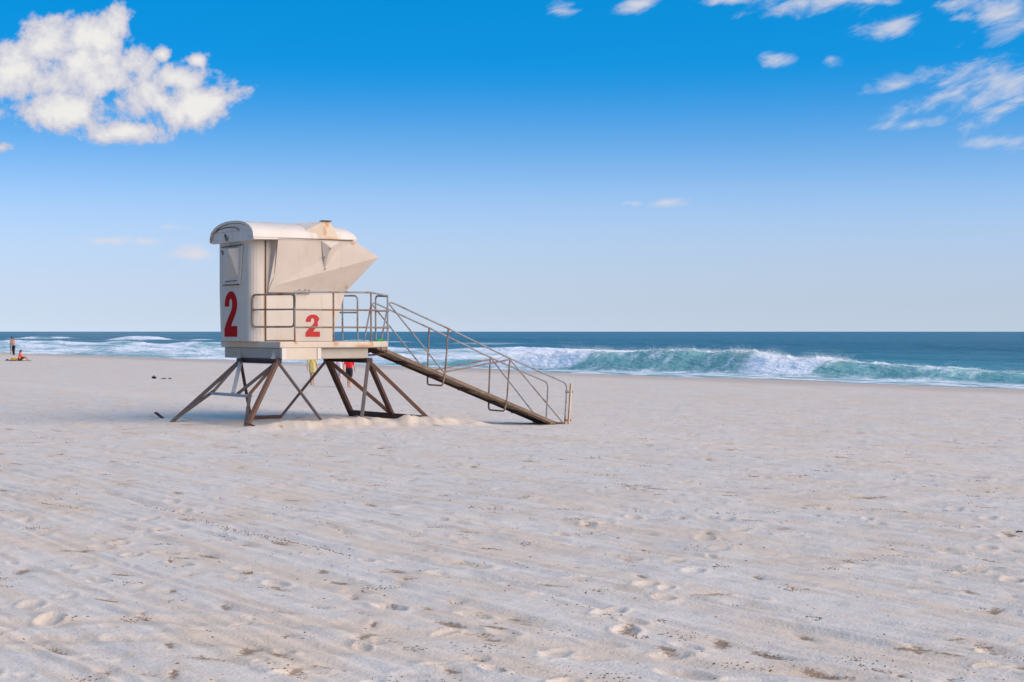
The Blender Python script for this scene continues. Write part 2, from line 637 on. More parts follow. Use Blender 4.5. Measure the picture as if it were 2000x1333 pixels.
M['red_worn'] = mat_red_worn()
M['rust_dark'] = mat_steel('dark_rusted_steel', (0.045, 0.026, 0.022), (0.085, 0.036, 0.022), 0.4, 0.65)
M['rust_tan'] = mat_steel('tan_rusted_steel', (0.105, 0.062, 0.044), (0.14, 0.058, 0.028), 0.42, 0.66)
M['rust_grey'] = mat_steel('grey_rusted_steel', (0.105, 0.085, 0.080), (0.085, 0.042, 0.028), 0.5, 0.7)
M['galv'] = mat_steel('galvanised_steel', (0.27, 0.29, 0.31), (0.20, 0.20, 0.20), 0.5, 0.8, 0.5)
M['pipe'] = mat_steel('galvanised_pipe', (0.22, 0.225, 0.235), (0.17, 0.085, 0.045), 0.50, 0.66, 0.5)
M['pipe_rust'] = mat_steel('rusty_pipe', (0.19, 0.165, 0.145), (0.17, 0.075, 0.035), 0.42, 0.62, 0.6)
M['ramp_board'] = mat_plain('weathered_ramp_board', (0.20, 0.152, 0.112), 0.85, 0.3, 5)
M['ramp_edge'] = mat_plain('brown_ramp_edge', (0.15, 0.105, 0.075), 0.75, 0.2, 6)
M['wood'] = mat_plain('pale_timber', (0.48, 0.36, 0.24), 0.8, 0.15, 8)
M['gap'] = mat_plain('brown_seal', (0.10, 0.055, 0.035), 0.8, 0.2)
M['black'] = mat_plain('black_rubber', (0.018, 0.017, 0.018), 0.6, 0.3)
M['green'] = mat_plain('bright_green_plastic', (0.02, 0.30, 0.04), 0.5, 0.1)

# ------------------------------------------------------------------ the beach
def uv_of(x, y):
    return x * CT + y * ST, -x * ST + y * CT


def beach_profile(u):
    us = [-400, -60, 0, 10, 18, 22.6, 33, 45, 52, 56, 58.2, 60, 66, 80, 140]
    zs = [1.2, 0.5, 0.0, 0.0, 0.05, -0.26, -0.365, -0.36, -0.375, -0.39, -0.43, -0.50, -0.8, -1.6, -4]
    fine = np.linspace(-400, 140, 5401)
    z = np.interp(fine, us, zs)
    k = np.hanning(25); k /= k.sum()
    z = np.convolve(np.pad(z, 12, mode='edge'), k, 'valid')
    return np.interp(u, fine, z)


def build_beach():
    ang = np.concatenate([np.arange(-180, -42, 4.0), np.arange(-42, -20, 0.4), np.arange(-20, 20, 0.075), np.arange(20, 42, 0.4), np.arange(42, 180.1, 4.0)])
    r = [0.3, 1, 2, 3, 4, 5, 6, 6.8, 7.4, 7.9, 8.3]
    while r[-1] < 420:
        r.append(r[-1] + max(0.022, 0.00025 * r[-1] ** 2) + (max(0, r[-1] - 130)) * 0.02)
    r = np.array(r)
    A, Rr = np.meshgrid(np.radians(ang), r)
    X, Y = Rr * np.sin(A), Rr * np.cos(A)
    u, v = uv_of(X, Y)
    lod1 = sstep(Rr, 90, 40)                  # fine relief only as far as the mesh can carry it
    z = beach_profile(u)
    dry = sstep(u, 57.5, 50)
    z += 0.016 * fbm(X / 3.4, Y / 3.4, 3, 11) * dry
    rough_zone = sstep(fbm(X / 14, Y / 14, 2, 31) + 0.03 * (u - 9.0), -0.35, 0.45)
    # raked and driven furrows that run along the shore
    wig = 0.22 * fbm(u / 2.2, v / 6.5, 2, 3)
    ph = (u + wig) * 2 * math.pi / 0.46
    am = sstep(fbm(u / 2.6, v / 9.0, 2, 5), -0.5, 0.5)
    z += lod1 * sstep(Rr, 46, 24) * dry * am * 0.0065 * (np.sin(ph + 0.6 * np.sin(ph)) + 0.5 * np.sin(ph * 0.47 + 1.3) + 0.35 * np.sin(ph * 2.1))
    ph2 = (u + 0.35 * fbm(u / 3.5, v / 5, 2, 8)) * 2 * math.pi / 1.25
    z += lod1 * sstep(Rr, 60, 30) * dry * 0.008 * np.sin(ph2 + 0.7 * np.sin(ph2)) * sstep(fbm(u / 5, v / 12, 2, 9), -0.4, 0.6)
    z += lod1 * dry * am * 0.0030 * np.sin((u + 0.5 * wig) * 2 * math.pi / 0.16) * sstep(Rr, 30, 18)
    # trodden, lumpy sand
    z += lod1 * dry * (0.0035 + 0.007 * rough_zone) * fbm(X / 0.55, Y / 0.55, 3, 21)
    z += lod1 * dry * 0.007 * rough_zone * np.abs(fbm(X / 0.2, Y / 0.2, 2, 25))
    tan = 0.16 + 0.30 * fbm(u / 1.6, v / 2.6, 3, 41)
    tan += 0.10 * rough_zone
    tan += 0.18 * np.exp(-((u - 40) / 14) ** 2) * 0.6

    # a vehicle track that swings across the foreground
    def furrow(pts, w, depth, bank, tn):
        nonlocal z, tan
        P = np.array(pts, float)
        best = np.full(X.shape, 9.0)
        sgn = np.zeros(X.shape)
        sel = (Rr < 34) & (np.abs(A) < 0.6)
        xs, ys = X[sel], Y[sel]
        bb, ss = best[sel], sgn[sel]
        for p, q in zip(P[:-1], P[1:]):
            d = q - p
            t = np.clip(((xs - p[0]) * d[0] + (ys - p[1]) * d[1]) / (d @ d), 0, 1)
            dx, dy = xs - p[0] - t * d[0], ys - p[1] - t * d[1]
            dd = np.hypot(dx, dy)
            k = dd < bb
            bb[k] = dd[k]
            ss[k] = np.sign(d[0] * dy - d[1] * dx)[k]
        s = bb * np.where(ss == 0, 1.0, ss) + 0.4 * w * fbm(xs / 0.5, ys / 0.5, 2, 61)
        zz = -depth * np.exp(-(s / w) ** 2) + bank * np.exp(-((np.abs(s) - 1.9 * w) / (0.8 * w)) ** 2)
        z[sel] += zz
        tan[sel] += tn * np.exp(-(s / (1.5 * w)) ** 2)
    furrow([(-5.0, 11.15), (-3.6, 11.2), (-2.2, 11.25), (-1.2, 11.05), (-0.6, 10.75), (0.6, 10.2), (2.0, 9.4)], 0.12, 0.010, 0.009, 0.75)
    furrow([(-5.0, 10.55), (-3.0, 10.65), (-1.8, 10.5), (-0.9, 10.2), (0.2, 9.6), (1.2, 8.9)], 0.11, 0.009, 0.008, 0.65)
    furrow([(-5.2, 20.6), (-3.4, 17.6), (-2.4, 16.2), (-1.4, 14.8), (-0.3, 13.9)], 0.08, 0.02, 0.008, 0.1)
    furrow([(-1.2, 18.6), (0.3, 17.2), (2.0, 15.6), (4.0, 13.5), (5.0, 12.3)], 0.09, 0.018, 0.010, 0.05)
    furrow([(-0.6, 13.6), (1.2, 12.4), (2.6, 11.2), (4.2, 9.6)], 0.08, 0.016, 0.010, 0.05)

    # long narrow grooves of the beach rake, parallel to the shore
    rk = np.random.RandomState(9)
    u0 = 1.8
    while u0 < 17:
        pts = []
        for vv in np.linspace(2.0, 27.0, 8):
            uu = u0 + 0.10 * math.sin(vv * 0.5 + u0) + rk.normal(0, 0.035)
            pts.append((uu * CT - vv * ST, uu * ST + vv * CT))
        furrow(pts, rk.uniform(0.04, 0.075), rk.uniform(0.003, 0.008), rk.uniform(0.0035, 0.010), 0.0)
        u0 += rk.choice([0.22, 0.5, 0.8, 1.1])
    # footprints and scuffs
    rnd = np.random.RandomState(5)

    def dent(cx, cy, ln, wd, rot, dp, tn):
        rr = math.hypot(cx, cy); aa = math.degrees(math.atan2(cx, cy))
        i0, i1 = np.searchsorted(r, [rr - 0.6, rr + 0.6])
        da = math.degrees(0.6 / rr)
        j0, j1 = np.searchsorted(ang, [aa - da, aa + da])
        if i1 <= i0 or j1 <= j0:
            return
        sl = (slice(i0, i1), slice(j0, j1))
        dx, dy = X[sl] - cx, Y[sl] - cy
        c, s = math.cos(rot), math.sin(rot)
        p = (dx * c + dy * s) / ln
        q = (-dx * s + dy * c) / wd
        p = p + 0.25 * noise(X[sl] * 6, Y[sl] * 6, 77)
        d2 = p * p + q * q
        d = np.sqrt(d2)
        z[sl] += -dp * np.exp(-d2 ** 2.2) + 0.55 * dp * np.exp(-((d - 1.45) / 0.30) ** 2)
        tan[sl] += tn * np.exp(-d2 * 0.6)
    for i in range(850):
        rr = 8.6 + 36 * rnd.rand() ** 1.25
        aa = R(rnd.uniform(-21, 21))
        cx, cy = rr * math.sin(aa), rr * math.cos(aa)
        uu, vv = uv_of(cx, cy)
        keep = 0.30 + 0.7 * float(sstep(np.array(cx * 0.6 + cy - 14 + 4 * fbm(np.array([cx / 4.0]), np.array([cy / 4.0]), 2, 90)[0]), 0, 8))
        if rnd.rand() > keep:
            continue
        k = rnd.uniform(0.45, 0.95)
        dent(cx, cy, 0.15 * k, 0.07 * k, TH + math.pi / 2 + rnd.normal(0, 0.6), rnd.uniform(0.006, 0.016), rnd.choice([0.0, 0.15, 0.4, 0.75]))
    # a few tracks of steps crossing the near sand
    for (x0, y0, x1, y1, nst) in [(-4.6, 16.4, 1.5, 9.2, 13), (3.4, 9.0, 5.2, 19, 12), (-3.2, 9.4, -3.9, 20, 12), (0.2, 9.4, 2.6, 18, 12)]:
        for i in range(nst):
            t = (i + rnd.uniform(-0.2, 0.2)) / nst
            side = 0.13 * (1 if i % 2 else -1)
            dxx, dyy = x1 - x0, y1 - y0
            l = math.hypot(dxx, dyy)
            dent(x0 + t * dxx - side * dyy / l, y0 + t * dyy + side * dxx / l, 0.15, 0.075, math.atan2(dyy, dxx) + rnd.normal(0, 0.15), rnd.uniform(0.008, 0.02), rnd.choice([0.2, 0.5, 0.8]))

    # scour and heaped sand round the tower legs
    la = (X - TOWER[0]) * CT + (Y - TOWER[1]) * ST
    lb = -(X - TOWER[0]) * ST + (Y - TOWER[1]) * CT
    nn = fbm(la / 0.45, lb / 0.45, 3, 51)
    ridge = np.exp(-((lb + 2.62 + 0.18 * nn - 0.05 * la) / 0.52) ** 2) * sstep(la, -2.7, -1.6) * sstep(la, 3.4, 2.4)
    z += ridge * (0.15 + 0.07 * nn)
    scour = np.exp(-((la + 0.2) / 2.0) ** 2 - ((lb + 0.3) / 1.4) ** 2)
    z -= 0.06 * scour
    edge = np.exp(-((lb + 2.55) / 0.5) ** 2) * sstep(la, -5.5, -3.0) * sstep(la, -1.0, -2.4)
    z += 0.04 * edge
    rs = np.exp(-((la - 5.2) / 1.6) ** 2 - ((lb + 0.2) / 0.7) ** 2)
    z -= 0.05 * rs
    tan += 0.85 * ridge + 0.42 * scour + 0.3 * edge + 0.35 * rs

    weed = np.zeros(X.shape)
    for i in range(420):
        rr = 8.7 + 30 * rnd.rand() ** 1.5
        aa = R(rnd.uniform(-20, 20))
        cx, cy = rr * math.sin(aa), rr * math.cos(aa)
        i0, i1 = np.searchsorted(r, [rr - 0.7, rr + 0.7])
        da = math.degrees(0.6 / rr)
        j0, j1 = np.searchsorted(ang, [math.degrees(aa) - da, math.degrees(aa) + da])
        sl = (slice(i0, i1), slice(j0, j1))
        dx, dy = X[sl] - cx, Y[sl] - cy
        th_ = TH + math.pi / 2 + rnd.normal(0, 0.5)
        c_, s_ = math.cos(th_), math.sin(th_)
        k = rnd.uniform(0.35, 1.0) * (1 + rr / 40)
        p, q = (dx * c_ + dy * s_) / (0.20 * k), (-dx * s_ + dy * c_) / (0.06 * k)
        g = np.exp(-(p * p + q * q))
        weed[sl] = np.maximum(weed[sl], rnd.uniform(0.40, 1.0) * g)
        z[sl] -= 0.010 * g
        tan[sl] += 0.35 * np.exp(-(p * p + q * q) * 0.25)
    wet = sstep(u + 0.5 * fbm(u / 3, v / 8, 2, 71), 47.5, 57.5)
    n, m = A.shape
    verts = np.stack([X, Y, z], -1).reshape(-1, 3)
    idx = np.arange(n * m).reshape(n, m)
    quads = np.stack([idx[:-1, :-1], idx[:-1, 1:], idx[1:, 1:], idx[1:, :-1]], -1).reshape(-1, 4)
    me = bpy.data.meshes.new('beach')
    me.vertices.add(len(verts)); me.vertices.foreach_set('co', verts.ravel())
    me.loops.add(quads.size); me.loops.foreach_set('vertex_index', quads[:, ::-1].ravel())
    me.polygons.add(len(quads))
    me.polygons.foreach_set('loop_start', np.arange(0, quads.size, 4))
    me.polygons.foreach_set('loop_total', np.full(len(quads), 4))
    me.update(calc_edges=True)
    for nm, arr in (('tan', tan), ('wet', wet), ('weed', weed)):
        at = me.attributes.new(nm, 'FLOAT', 'POINT')
        at.data.foreach_set('value', np.clip(arr, 0, 1.2).ravel().astype(np.float32))
    o = link('beach', me, M['sand'], smooth=True)
    tag(o, 'pale trodden sand beach with raked furrows and footprints', 'beach', kind='structure')

    def ground(x, y):
        a = math.degrees(math.atan2(x, y)); q = math.hypot(x, y)
        j = int(np.clip(np.searchsorted(ang, a), 1, m - 1)); i = int(np.clip(np.searchsorted(r, q), 1, n - 1))
        fj = (a - ang[j - 1]) / (ang[j] - ang[j - 1]); fi = (q - r[i - 1]) / (r[i] - r[i - 1])
        return float((z[i - 1, j - 1] * (1 - fj) + z[i - 1, j] * fj) * (1 - fi) + (z[i, j - 1] * (1 - fj) + z[i, j] * fj) * fi)
    return ground


ground = build_beach()

# ------------------------------------------------------------------ the sea
SEA = -0.43


def build_sea():
    us = [55.5]
    while us[-1] < 70: us.append(us[-1] + 0.09)
    while us[-1] < 130: us.append(us[-1] + 0.30)
    while us[-1] < 420: us.append(us[-1] + 0.9)
    while us[-1] < 26000: us.append(us[-1] * 1.10)
    us = np.array(us)
    t = [-1.0]
    # columns fan out: v = v0 + k * (u - 60) so the sheet widens towards the horizon
    v0 = [-400, -260, -160, -90, -50, -20, 0, 15, 26, 34]
    while v0[-1] < 100: v0.append(v0[-1] + 0.16)
    while v0[-1] < 210: v0.append(v0[-1] + 0.30)
    while v0[-1] < 420: v0.append(v0[-1] + 2.0)
    v0 += [470, 540, 650, 800, 1000]
    v0 = np.array(v0, float)
    U, V0 = np.meshgrid(us, v0, indexing='ij')
    # left edge of the view keeps v/u near 3.4, the right edge near 0.8
    k = np.interp(V0, [-400, 30, 100, 210, 420, 1000], [-6.0, 0.35, 1.35, 3.3, 5.5, 14.0])
    V = V0 + k * np.maximum(U - 62, 0) * sstep(U, 62, 90)
    far = sstep(U, 420, 200)
    z = np.full(U.shape, SEA)
    z += far * 0.10 * fbm(U / 9, V / 26, 3, 101)
    z += far * 0.20 * np.sin((U + 5 * fbm(U / 40, V / 60, 2, 102)) * 2 * math.pi / 23) * sstep(U, 66, 110)
    calm = sstep(U, 58, 75)
    z += far * calm * 0.05 * fbm(U / 2.0, V / 5.0, 3, 103)
    foam = np.zeros(U.shape)
    green = np.zeros(U.shape)

    def breaker(uc, A, wf, wb, brk, seed, lip=0.5):
        nonlocal z, foam, green
        s = U - uc
        prof = np.where(s < 0, np.exp(-(np.abs(s) / wf) ** 2.4), 0.6 * np.exp(-(s / wb) ** 2) + 0.4 * np.exp(-(s / (wb * 3.0)) ** 2))
        z = z + A * prof
        fine = fbm(U / 0.7, V / 0.9, 3, seed)
        mid_ = fbm(U / 2.2, V / 2.6, 3, seed + 7)
        crest = np.exp(-((s - 0.15) / 0.5) ** 2)
        z = z + A * crest * np.clip(fine, -0.1, 1) * 0.16
        body = np.exp(-((s + wf * 0.55) / (wf * 0.95)) ** 2)
        z = z + brk * A * body * (0.10 * mid_ + 0.05 * fine)
        act = np.clip(A / 0.5, 0, 1)
        foam = np.maximum(foam, act * (crest * (lip + 0.35 * mid_)))
        foam = np.maximum(foam, brk * act * (body * 1.15 + 0.15 * mid_ * body))
        toe = np.exp(-((s + wf * 1.9) / (wf * 0.9)) ** 2)
        foam = np.maximum(foam, act * toe * (0.62 + 0.35 * mid_))
        face = np.where(s < 0.4, np.exp(-((s + wf * 0.5) / (wf * 1.0)) ** 2), 0) * act
        green = np.maximum(green, face * (0.62 + 0.30 * mid_))
        # torn streaks drawn up the face
        foam = np.maximum(foam, face * (0.24 + 0.46 * fbm(U / 1.9, V / 1.2, 4, seed + 13, 0.6)))

    # main shore break
    vk = [30, 48, 51, 55, 58.5, 62, 65.5, 67.5, 70, 75, 80, 85, 89, 93, 96, 102, 130, 1000]
    ak = [0.10, 0.20, 0.36, 0.58, 0.72, 0.82, 0.92, 1.06, 1.20, 1.30, 1.28, 1.18, 1.05, 0.85, 0.5, 0.35, 0.25, 0.2]
    A = np.interp(V, vk, ak) * (1 + 0.09 * fbm(V / 3.4, V * 0 + 0.5, 2, 111))
    uc = 63.4 + 0.7 * fbm(V / 14, V * 0 + 0.3, 2, 112) - 0.02 * (V - 75)
    b = np.maximum(sstep(V, 82.5, 85.5) * sstep(V, 99, 93), sstep(V, 62.5, 64.2) * sstep(V, 70.5, 67.8))
    b = np.maximum(b, 0.9 * sstep(V, 97, 104))
    b = np.clip(b + 0.1 * fbm(V / 2.0, U / 2, 2, 113), 0, 1)
    breaker(uc, A, 1.5, 2.2, b, 120, 0.62)
    # older whitewater up the beach to the left and an outer bar
    A2 = np.interp(V, [30, 92, 104, 120, 150, 185, 230, 1000], [0, 0, 0.4, 0.6, 0.55, 0.62, 0.6, 0.5]) * np.clip(0.8 + 0.5 * fbm(V / 16, U * 0, 2, 131), 0.2, 1.4)
    breaker(74 + 2.0 * fbm(V / 22, V * 0, 2, 132), A2, 1.8, 3.0, np.clip(0.75 + 0.9 * fbm(V / 13, U / 10, 2, 133), 0, 1), 140, 0.8)
    A3 = np.interp(V, [30, 112, 125, 150, 170, 210, 300, 1000], [0, 0, 0.5, 0.65, 0.6, 0.65, 0.65, 0.5]) * np.clip(0.8 + 0.55 * fbm(V / 30, U * 0, 2, 151), 0.1, 1.3)
    breaker(99 + 3.0 * fbm(V / 30, V * 0, 2, 152), A3, 2.2, 4.0, np.clip(0.7 + 1.3 * fbm(V / 18, U / 12, 2, 153), 0, 1), 160, 0.8)
    A4 = np.clip(1.6 * fbm(V / 45, U * 0 + 4, 2, 171) + 0.20, 0, 1.0) * 0.95 * sstep(V, 230, 300)
    breaker(170 + 6.0 * fbm(V / 60, V * 0, 2, 172), A4, 3.0, 6.0, np.clip(0.8 + fbm(V / 25, U / 20, 2, 173), 0, 1), 180, 0.8)
    # spent foam: lace in the swash and torn patches behind the breakers
    lace = fbm(U / 1.1, V / 3.2, 4, 191, 0.6)
    foam = np.maximum(foam, sstep(U, 62.3, 58.5) * (0.50 + 0.50 * lace))
    foam = np.maximum(foam, sstep(np.abs(U - 58.6 + 0.3 * fbm(V / 5, U * 0, 2, 192)), 0.55, 0.15) * 0.85)
    leftw = sstep(V, 92, 120) * sstep(U, 112, 96)
    foam = np.maximum(foam, leftw * (0.50 + 0.62 * fbm(U / 2.6, V / 22, 4, 193, 0.6)))
    mid_patch = sstep(U, 66, 69) * sstep(U, 100, 78)
    foam = np.maximum(foam, mid_patch * (0.12 + 0.45 * fbm(U / 2.2, V / 12, 4, 195, 0.6)))
    near = np.clip(sstep(U, 170, 66) * 0.9 + 0.12 * fbm(U / 20, V / 50, 2, 197) * far, 0, 1)
    green = np.maximum(green, 0.25 * sstep(U, 66, 60))

    X = U * CT - V * ST
    Y = U * ST + V * CT
    n, m = U.shape
    verts = np.stack([X, Y, z], -1).reshape(-1, 3)
    idx = np.arange(n * m).reshape(n, m)
    quads = np.stack([idx[:-1, :-1], idx[1:, :-1], idx[1:, 1:], idx[:-1, 1:]], -1).reshape(-1, 4)
    me = bpy.data.meshes.new('sea')
    me.vertices.add(len(verts)); me.vertices.foreach_set('co', verts.ravel())
    me.loops.add(quads.size); me.loops.foreach_set('vertex_index', quads.ravel())
    me.polygons.add(len(quads))
    me.polygons.foreach_set('loop_start', np.arange(0, quads.size, 4))
    me.polygons.foreach_set('loop_total', np.full(len(quads), 4))
    me.update(calc_edges=True)
    for nm, arr in (('foam', foam), ('green', green), ('near', near)):
        at = me.attributes.new(nm, 'FLOAT', 'POINT')
        at.data.foreach_set('value', np.clip(arr, 0, 1.2).ravel().astype(np.float32))
    # spray thrown off the breaking crests: tiny drops, thinning with height
    rs = np.random.RandomState(3)
    drops = []
    for (lo, hi, amp, cnt, up_) in ((82, 97, 1.25, 10000, 0.20), (62.5, 71, 1.2, 7000, 0.17), (70, 84, 1.5, 7000, 0.15), (50, 63, 0.8, 2000, 0.10), (97, 190, 0.5, 6000, 0.15)):
        vv = rs.uniform(lo, hi, cnt)
        j = np.searchsorted(v0, vv)
        ucl = 63.4 + 0.7 * fbm(vv / 14, vv * 0 + 0.3, 2, 112) - 0.02 * (vv - 75)
        if lo >= 97:
            ucl = np.where(rs.rand(cnt) < 0.5, 74.0, ucl)
        uu = ucl + rs.normal(0.1, 0.55, cnt)
        ii = np.searchsorted(us, uu)
        zc = z[ii, j]
        g = np.clip(0.5 + fbm(vv / 1.6, vv * 0 + 2.0, 2, 177), 0.1, 1.4)
        zz = zc + rs.exponential(up_, cnt) * g * 0.8
        drops.append(np.stack([uu * CT - vv * ST, uu * ST + vv * CT, zz], -1))
    D = np.concatenate(drops)
    sz = rs.uniform(0.006, 0.018, (len(D), 1))
    tet = np.array([(1, 0, -0.5), (-0.5, 0.87, -0.5), (-0.5, -0.87, -0.5), (0, 0, 1)])
    dv = (D[:, None, :] + tet[None] * sz[:, None, :]).reshape(-1, 3)
    base = np.arange(len(D))[:, None, None] * 4
    dt = (base + np.array([(0, 1, 3), (1, 2, 3), (2, 0, 3), (0, 2, 1)])[None]).reshape(-1, 3)
    ms = bpy.data.meshes.new('sea_spray')
    ms.vertices.add(len(dv)); ms.vertices.foreach_set('co', dv.ravel())
    ms.loops.add(dt.size); ms.loops.foreach_set('vertex_index', dt.ravel())
    ms.polygons.add(len(dt)); ms.polygons.foreach_set('loop_start', np.arange(0, dt.size, 3)); ms.polygons.foreach_set('loop_total', np.full(len(dt), 3))
    ms.update(calc_edges=True)
    sp = link('sea_spray', ms, mat_plain('spray_white', (0.78, 0.80, 0.82), 0.9, 0.03))
    tag(sp, 'white spray blown off the breaking wave crests', 'spray', kind='stuff')
    o = link('sea', me, M['sea'], smooth=True)
    tag(o, 'blue green sea with white breaking waves along the beach', 'sea', kind='structure')


build_sea()

# ------------------------------------------------------------------ the lifeguard tower (a = local x towards the sea, b = local y)
tower = empty('lifeguard_tower', (TOWER[0], TOWER[1], 0), TH)
tag(tower, 'cream fibreglass lifeguard tower with red number 2 on rusty splayed legs', 'lifeguard tower')
BC = 0.42                              # middle of the cabin across


def mir(p):
    return (p[0], 2 * BC - p[1], p[2])


def build_tower():
    T = tower
    # --- deck slab with cut front corners
    deck = [(-1.32, -1.5), (0.88, -1.5), (1.75, -0.70), (1.75, 1.02), (0.88, 1.52), (-1.32, 1.52)]
    MB().prism(deck, 1.652, 1.782).build('deck', M['deck'], T, bevel=0.02)
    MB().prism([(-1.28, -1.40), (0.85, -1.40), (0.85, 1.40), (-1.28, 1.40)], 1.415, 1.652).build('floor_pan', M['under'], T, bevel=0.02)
    lk = MB().box((-1.27, -1.515, 1.40), (-0.38, -1.30, 1.651)).build('side_locker', M['deck'], T, bevel=0.008)
    MB().box((-1.29, -1.535, 1.405), (-1.185, -1.513, 1.651)).build('frame_strip', M['roof'], lk, bevel=0.006)
    MB().box((-0.455, -1.535, 1.405), (-0.365, -1.513, 1.651)).build('frame_strip', M['roof'], lk, bevel=0.006)
    # ribs moulded in the pan above the legs
    for b in (-1.12, 0.62):
        m = MB()
        m.add([(-1.281, b - 0.02, 1.60), (-1.281, b + 0.05, 1.60), (-1.281, b - 0.10, 1.42), (-1.281, b + 0.16, 1.42), (-1.345, b, 1.42)],
              [(0, 2, 4), (0, 4, 1), (1, 4, 3), (2, 3, 4)])
        m.build('moulded_rib', M['deck'], T)

    # --- cabin shell: rounded rear corners, front leaning out
    def ring(z, front, dn, df):
        nb, fb = -0.50 + dn, 1.34 + df
        rr = 0.30
        pts = [(front, nb)]
        for i in range(7):
            t = math.pi / 2 * i / 6
            pts.append((-1.20 - 0.30 * math.sin(t), nb + rr * 0.75 * (1 - math.cos(t))))
        for i in range(7):
            t = math.pi / 2 * (1 - i / 6)
            pts.append((-1.20 - 0.30 * math.sin(t), fb - rr * 0.75 * (1 - math.cos(t))))
        pts.append((front, fb))
        return [(x, y, z) for x, y in pts]
    levels = [(1.783, 0.47, 0, -0.06), (2.09, 0.52, 0, -0.03), (2.91, 0.775, 0, 0.02), (4.02, 0.93, 0, 0.02)]
    m = MB()
    rings = [ring(*l) for l in levels]
    n = len(rings[0])
    vs = [p for r_ in rings for p in r_]
    fs = []
    for k in range(len(rings) - 1):
        for i in range(n):
            fs.append((k * n + i, k * n + (i + 1) % n, (k + 1) * n + (i + 1) % n, (k + 1) * n + i))
    fs.append(tuple(range(n - 1, -1, -1)))
    fs.append(tuple((len(rings) - 1) * n + i for i in range(n)))
    m.add(vs, fs)
    wall = m.build('cabin_wall', M['wall'], T, bevel=0.012)

    # --- door in the near wall
    d = MB().box((-1.165, -0.516, 1.815), (-0.49, -0.499, 3.98)).build('door', M['wall'], T, bevel=0.004)
    MB().box((-1.19, -0.520, 1.80), (-1.165, -0.498, 4.0)).build('seal', M['gap'], d)
    MB().box((-0.49, -0.5145, 1.80), (-0.473, -0.498, 2.86)).build('seal', M['gap'], d)
    MB().box((-1.165, -0.5145, 1.80), (-0.49, -0.498, 1.815)).build('seal', M['gap'], d)

    # --- roof: barrel vault with a hipped front
    RC = 0.325
    secs = []
    for a, wn, zc, ze in [(-1.61, -0.82, 4.415, 4.02), (-1.0, -0.82, 4.40, 4.025), (0.2, -0.82, 4.39, 4.03), (0.62, -0.81, 4.375, 4.03), (0.80, -0.78, 4.345, 4.035),
                          (0.92, -0.72, 4.27, 4.04), (1.0, -0.62, 4.17, 4.045), (1.04, -0.5, 4.08, 4.05)]:
        half = RC - wn
        pts = []
        for i in range(15):
            t = math.pi * i / 14
            c = math.cos(t)
            y = RC - half * (abs(c) ** 0.9) * (1 if c > 0 else -1)
            pts.append((a, y, ze + (zc - ze) * math.sin(t) ** 0.85))
        secs.append(pts)
    m = MB()
    n = 15
    vs, fs = [], []
    for p in secs: vs += p
    S = len(secs)
    for p in secs: vs += [(x, RC + (y - RC) * 0.97, z - 0.05) for x, y, z in p]
    o_ = S * n
    for k in range(S - 1):
        for i in range(n - 1):
            fs.append((k * n + i, (k + 1) * n + i, (k + 1) * n + i + 1, k * n + i + 1))
            fs.append((o_ + k * n + i, o_ + k * n + i + 1, o_ + (k + 1) * n + i + 1, o_ + (k + 1) * n + i))
        for i in (0, n - 1):
            fs.append((k * n + i, o_ + k * n + i, o_ + (k + 1) * n + i, (k + 1) * n + i))
    for k in (0, S - 1):
        for i in range(n - 1):
            fs.append((k * n + i, k * n + i + 1, o_ + k * n + i + 1, o_ + k * n + i))
    m.add(vs, fs)
    roof = m.build('roof', M['roof'], T, smooth=True)
    es = roof.modifiers.new('split', 'EDGE_SPLIT'); es.split_angle = R(38)
    # eave fascia along both long sides
    for sgn in (0, 1):
        q = [(-1.59, -0.81, 3.965), (-1.02, -0.81, 3.975)]
        m = MB()
        p0, p1 = q
        vv = [(p0[0], p0[1], p0[2]), (p1[0], p1[1], p1[2]), (p1[0], p1[1], 4.03), (p0[0], p0[1], 4.03),
              (p0[0], -0.48, 3.965), (p1[0], -0.48, 3.975), (p1[0], -0.48, 4.03), (p0[0], -0.48, 4.03)]
        if sgn: vv = [(p[0], 2 * RC - p[1], p[2]) for p in vv]
        m.add(vv, [(0, 1, 2, 3), (4, 7, 6, 5), (0, 4, 5, 1), (3, 2, 6, 7), (1, 5, 6, 2), (0, 3, 7, 4)])
        m.build('eave', M['roof'], roof, bevel=0.008)
    # gable panel set back under the rear arch
    gp = [(RC - (RC + 0.80) * math.cos(math.pi * i / 14) * 0.97, 3.955 + 0.40 * max(0, math.sin(math.pi * i / 14)) ** 0.85) for i in range(15)]
    m = MB()
    vs = [(-1.575, y, z) for y, z in gp] + [(-1.48, y, z) for y, z in gp]
    m.add(vs, [tuple(range(15)), tuple(range(29, 14, -1))] + [(i, i + 15, (i + 1) % 15 + 15, (i + 1) % 15) for i in range(15)])
    m.build('gable', M['roof'], roof)
    MB().box((-1.586, -0.06, 4.175), (-1.572, 1.26, 4.188)).build('vent_lip', M['wall'], roof)
    MB().pipe([(-1.583, 1.2, 4.20), (-1.583, 1.02, 4.255), (-1.583, 0.6, 4.285), (-1.583, 0.15, 4.26), (-1.583, -0.06, 4.20)], 0.008, 6).build('vent_slot', M['gap'], roof)
    MB().beam((-1.59, 0.69, 4.13), (-1.615, 0.55, 3.99), 0.02, 0.035).build('hook', M['rust_dark'], roof)

    # --- pointed hood over the near roof edge, with rust stained front
    hood = MB()
    base = [(0.01, -0.835, 4.02), (0.46, -0.835, 4.02), (0.52, -0.2, 4.34), (-0.55, -0.1, 4.36), (-0.45, -0.74, 4.14)]
    ap = [(0.10, -0.76, 4.41), (0.24, -0.76, 4.41)]
    hood.add(base + ap, [(0, 1, 6, 5), (1, 2, 6), (2, 3, 5, 6), (3, 4, 5), (4, 0, 5), (0, 4, 3, 2, 1)])
    me = hood.mesh('roof_hood')
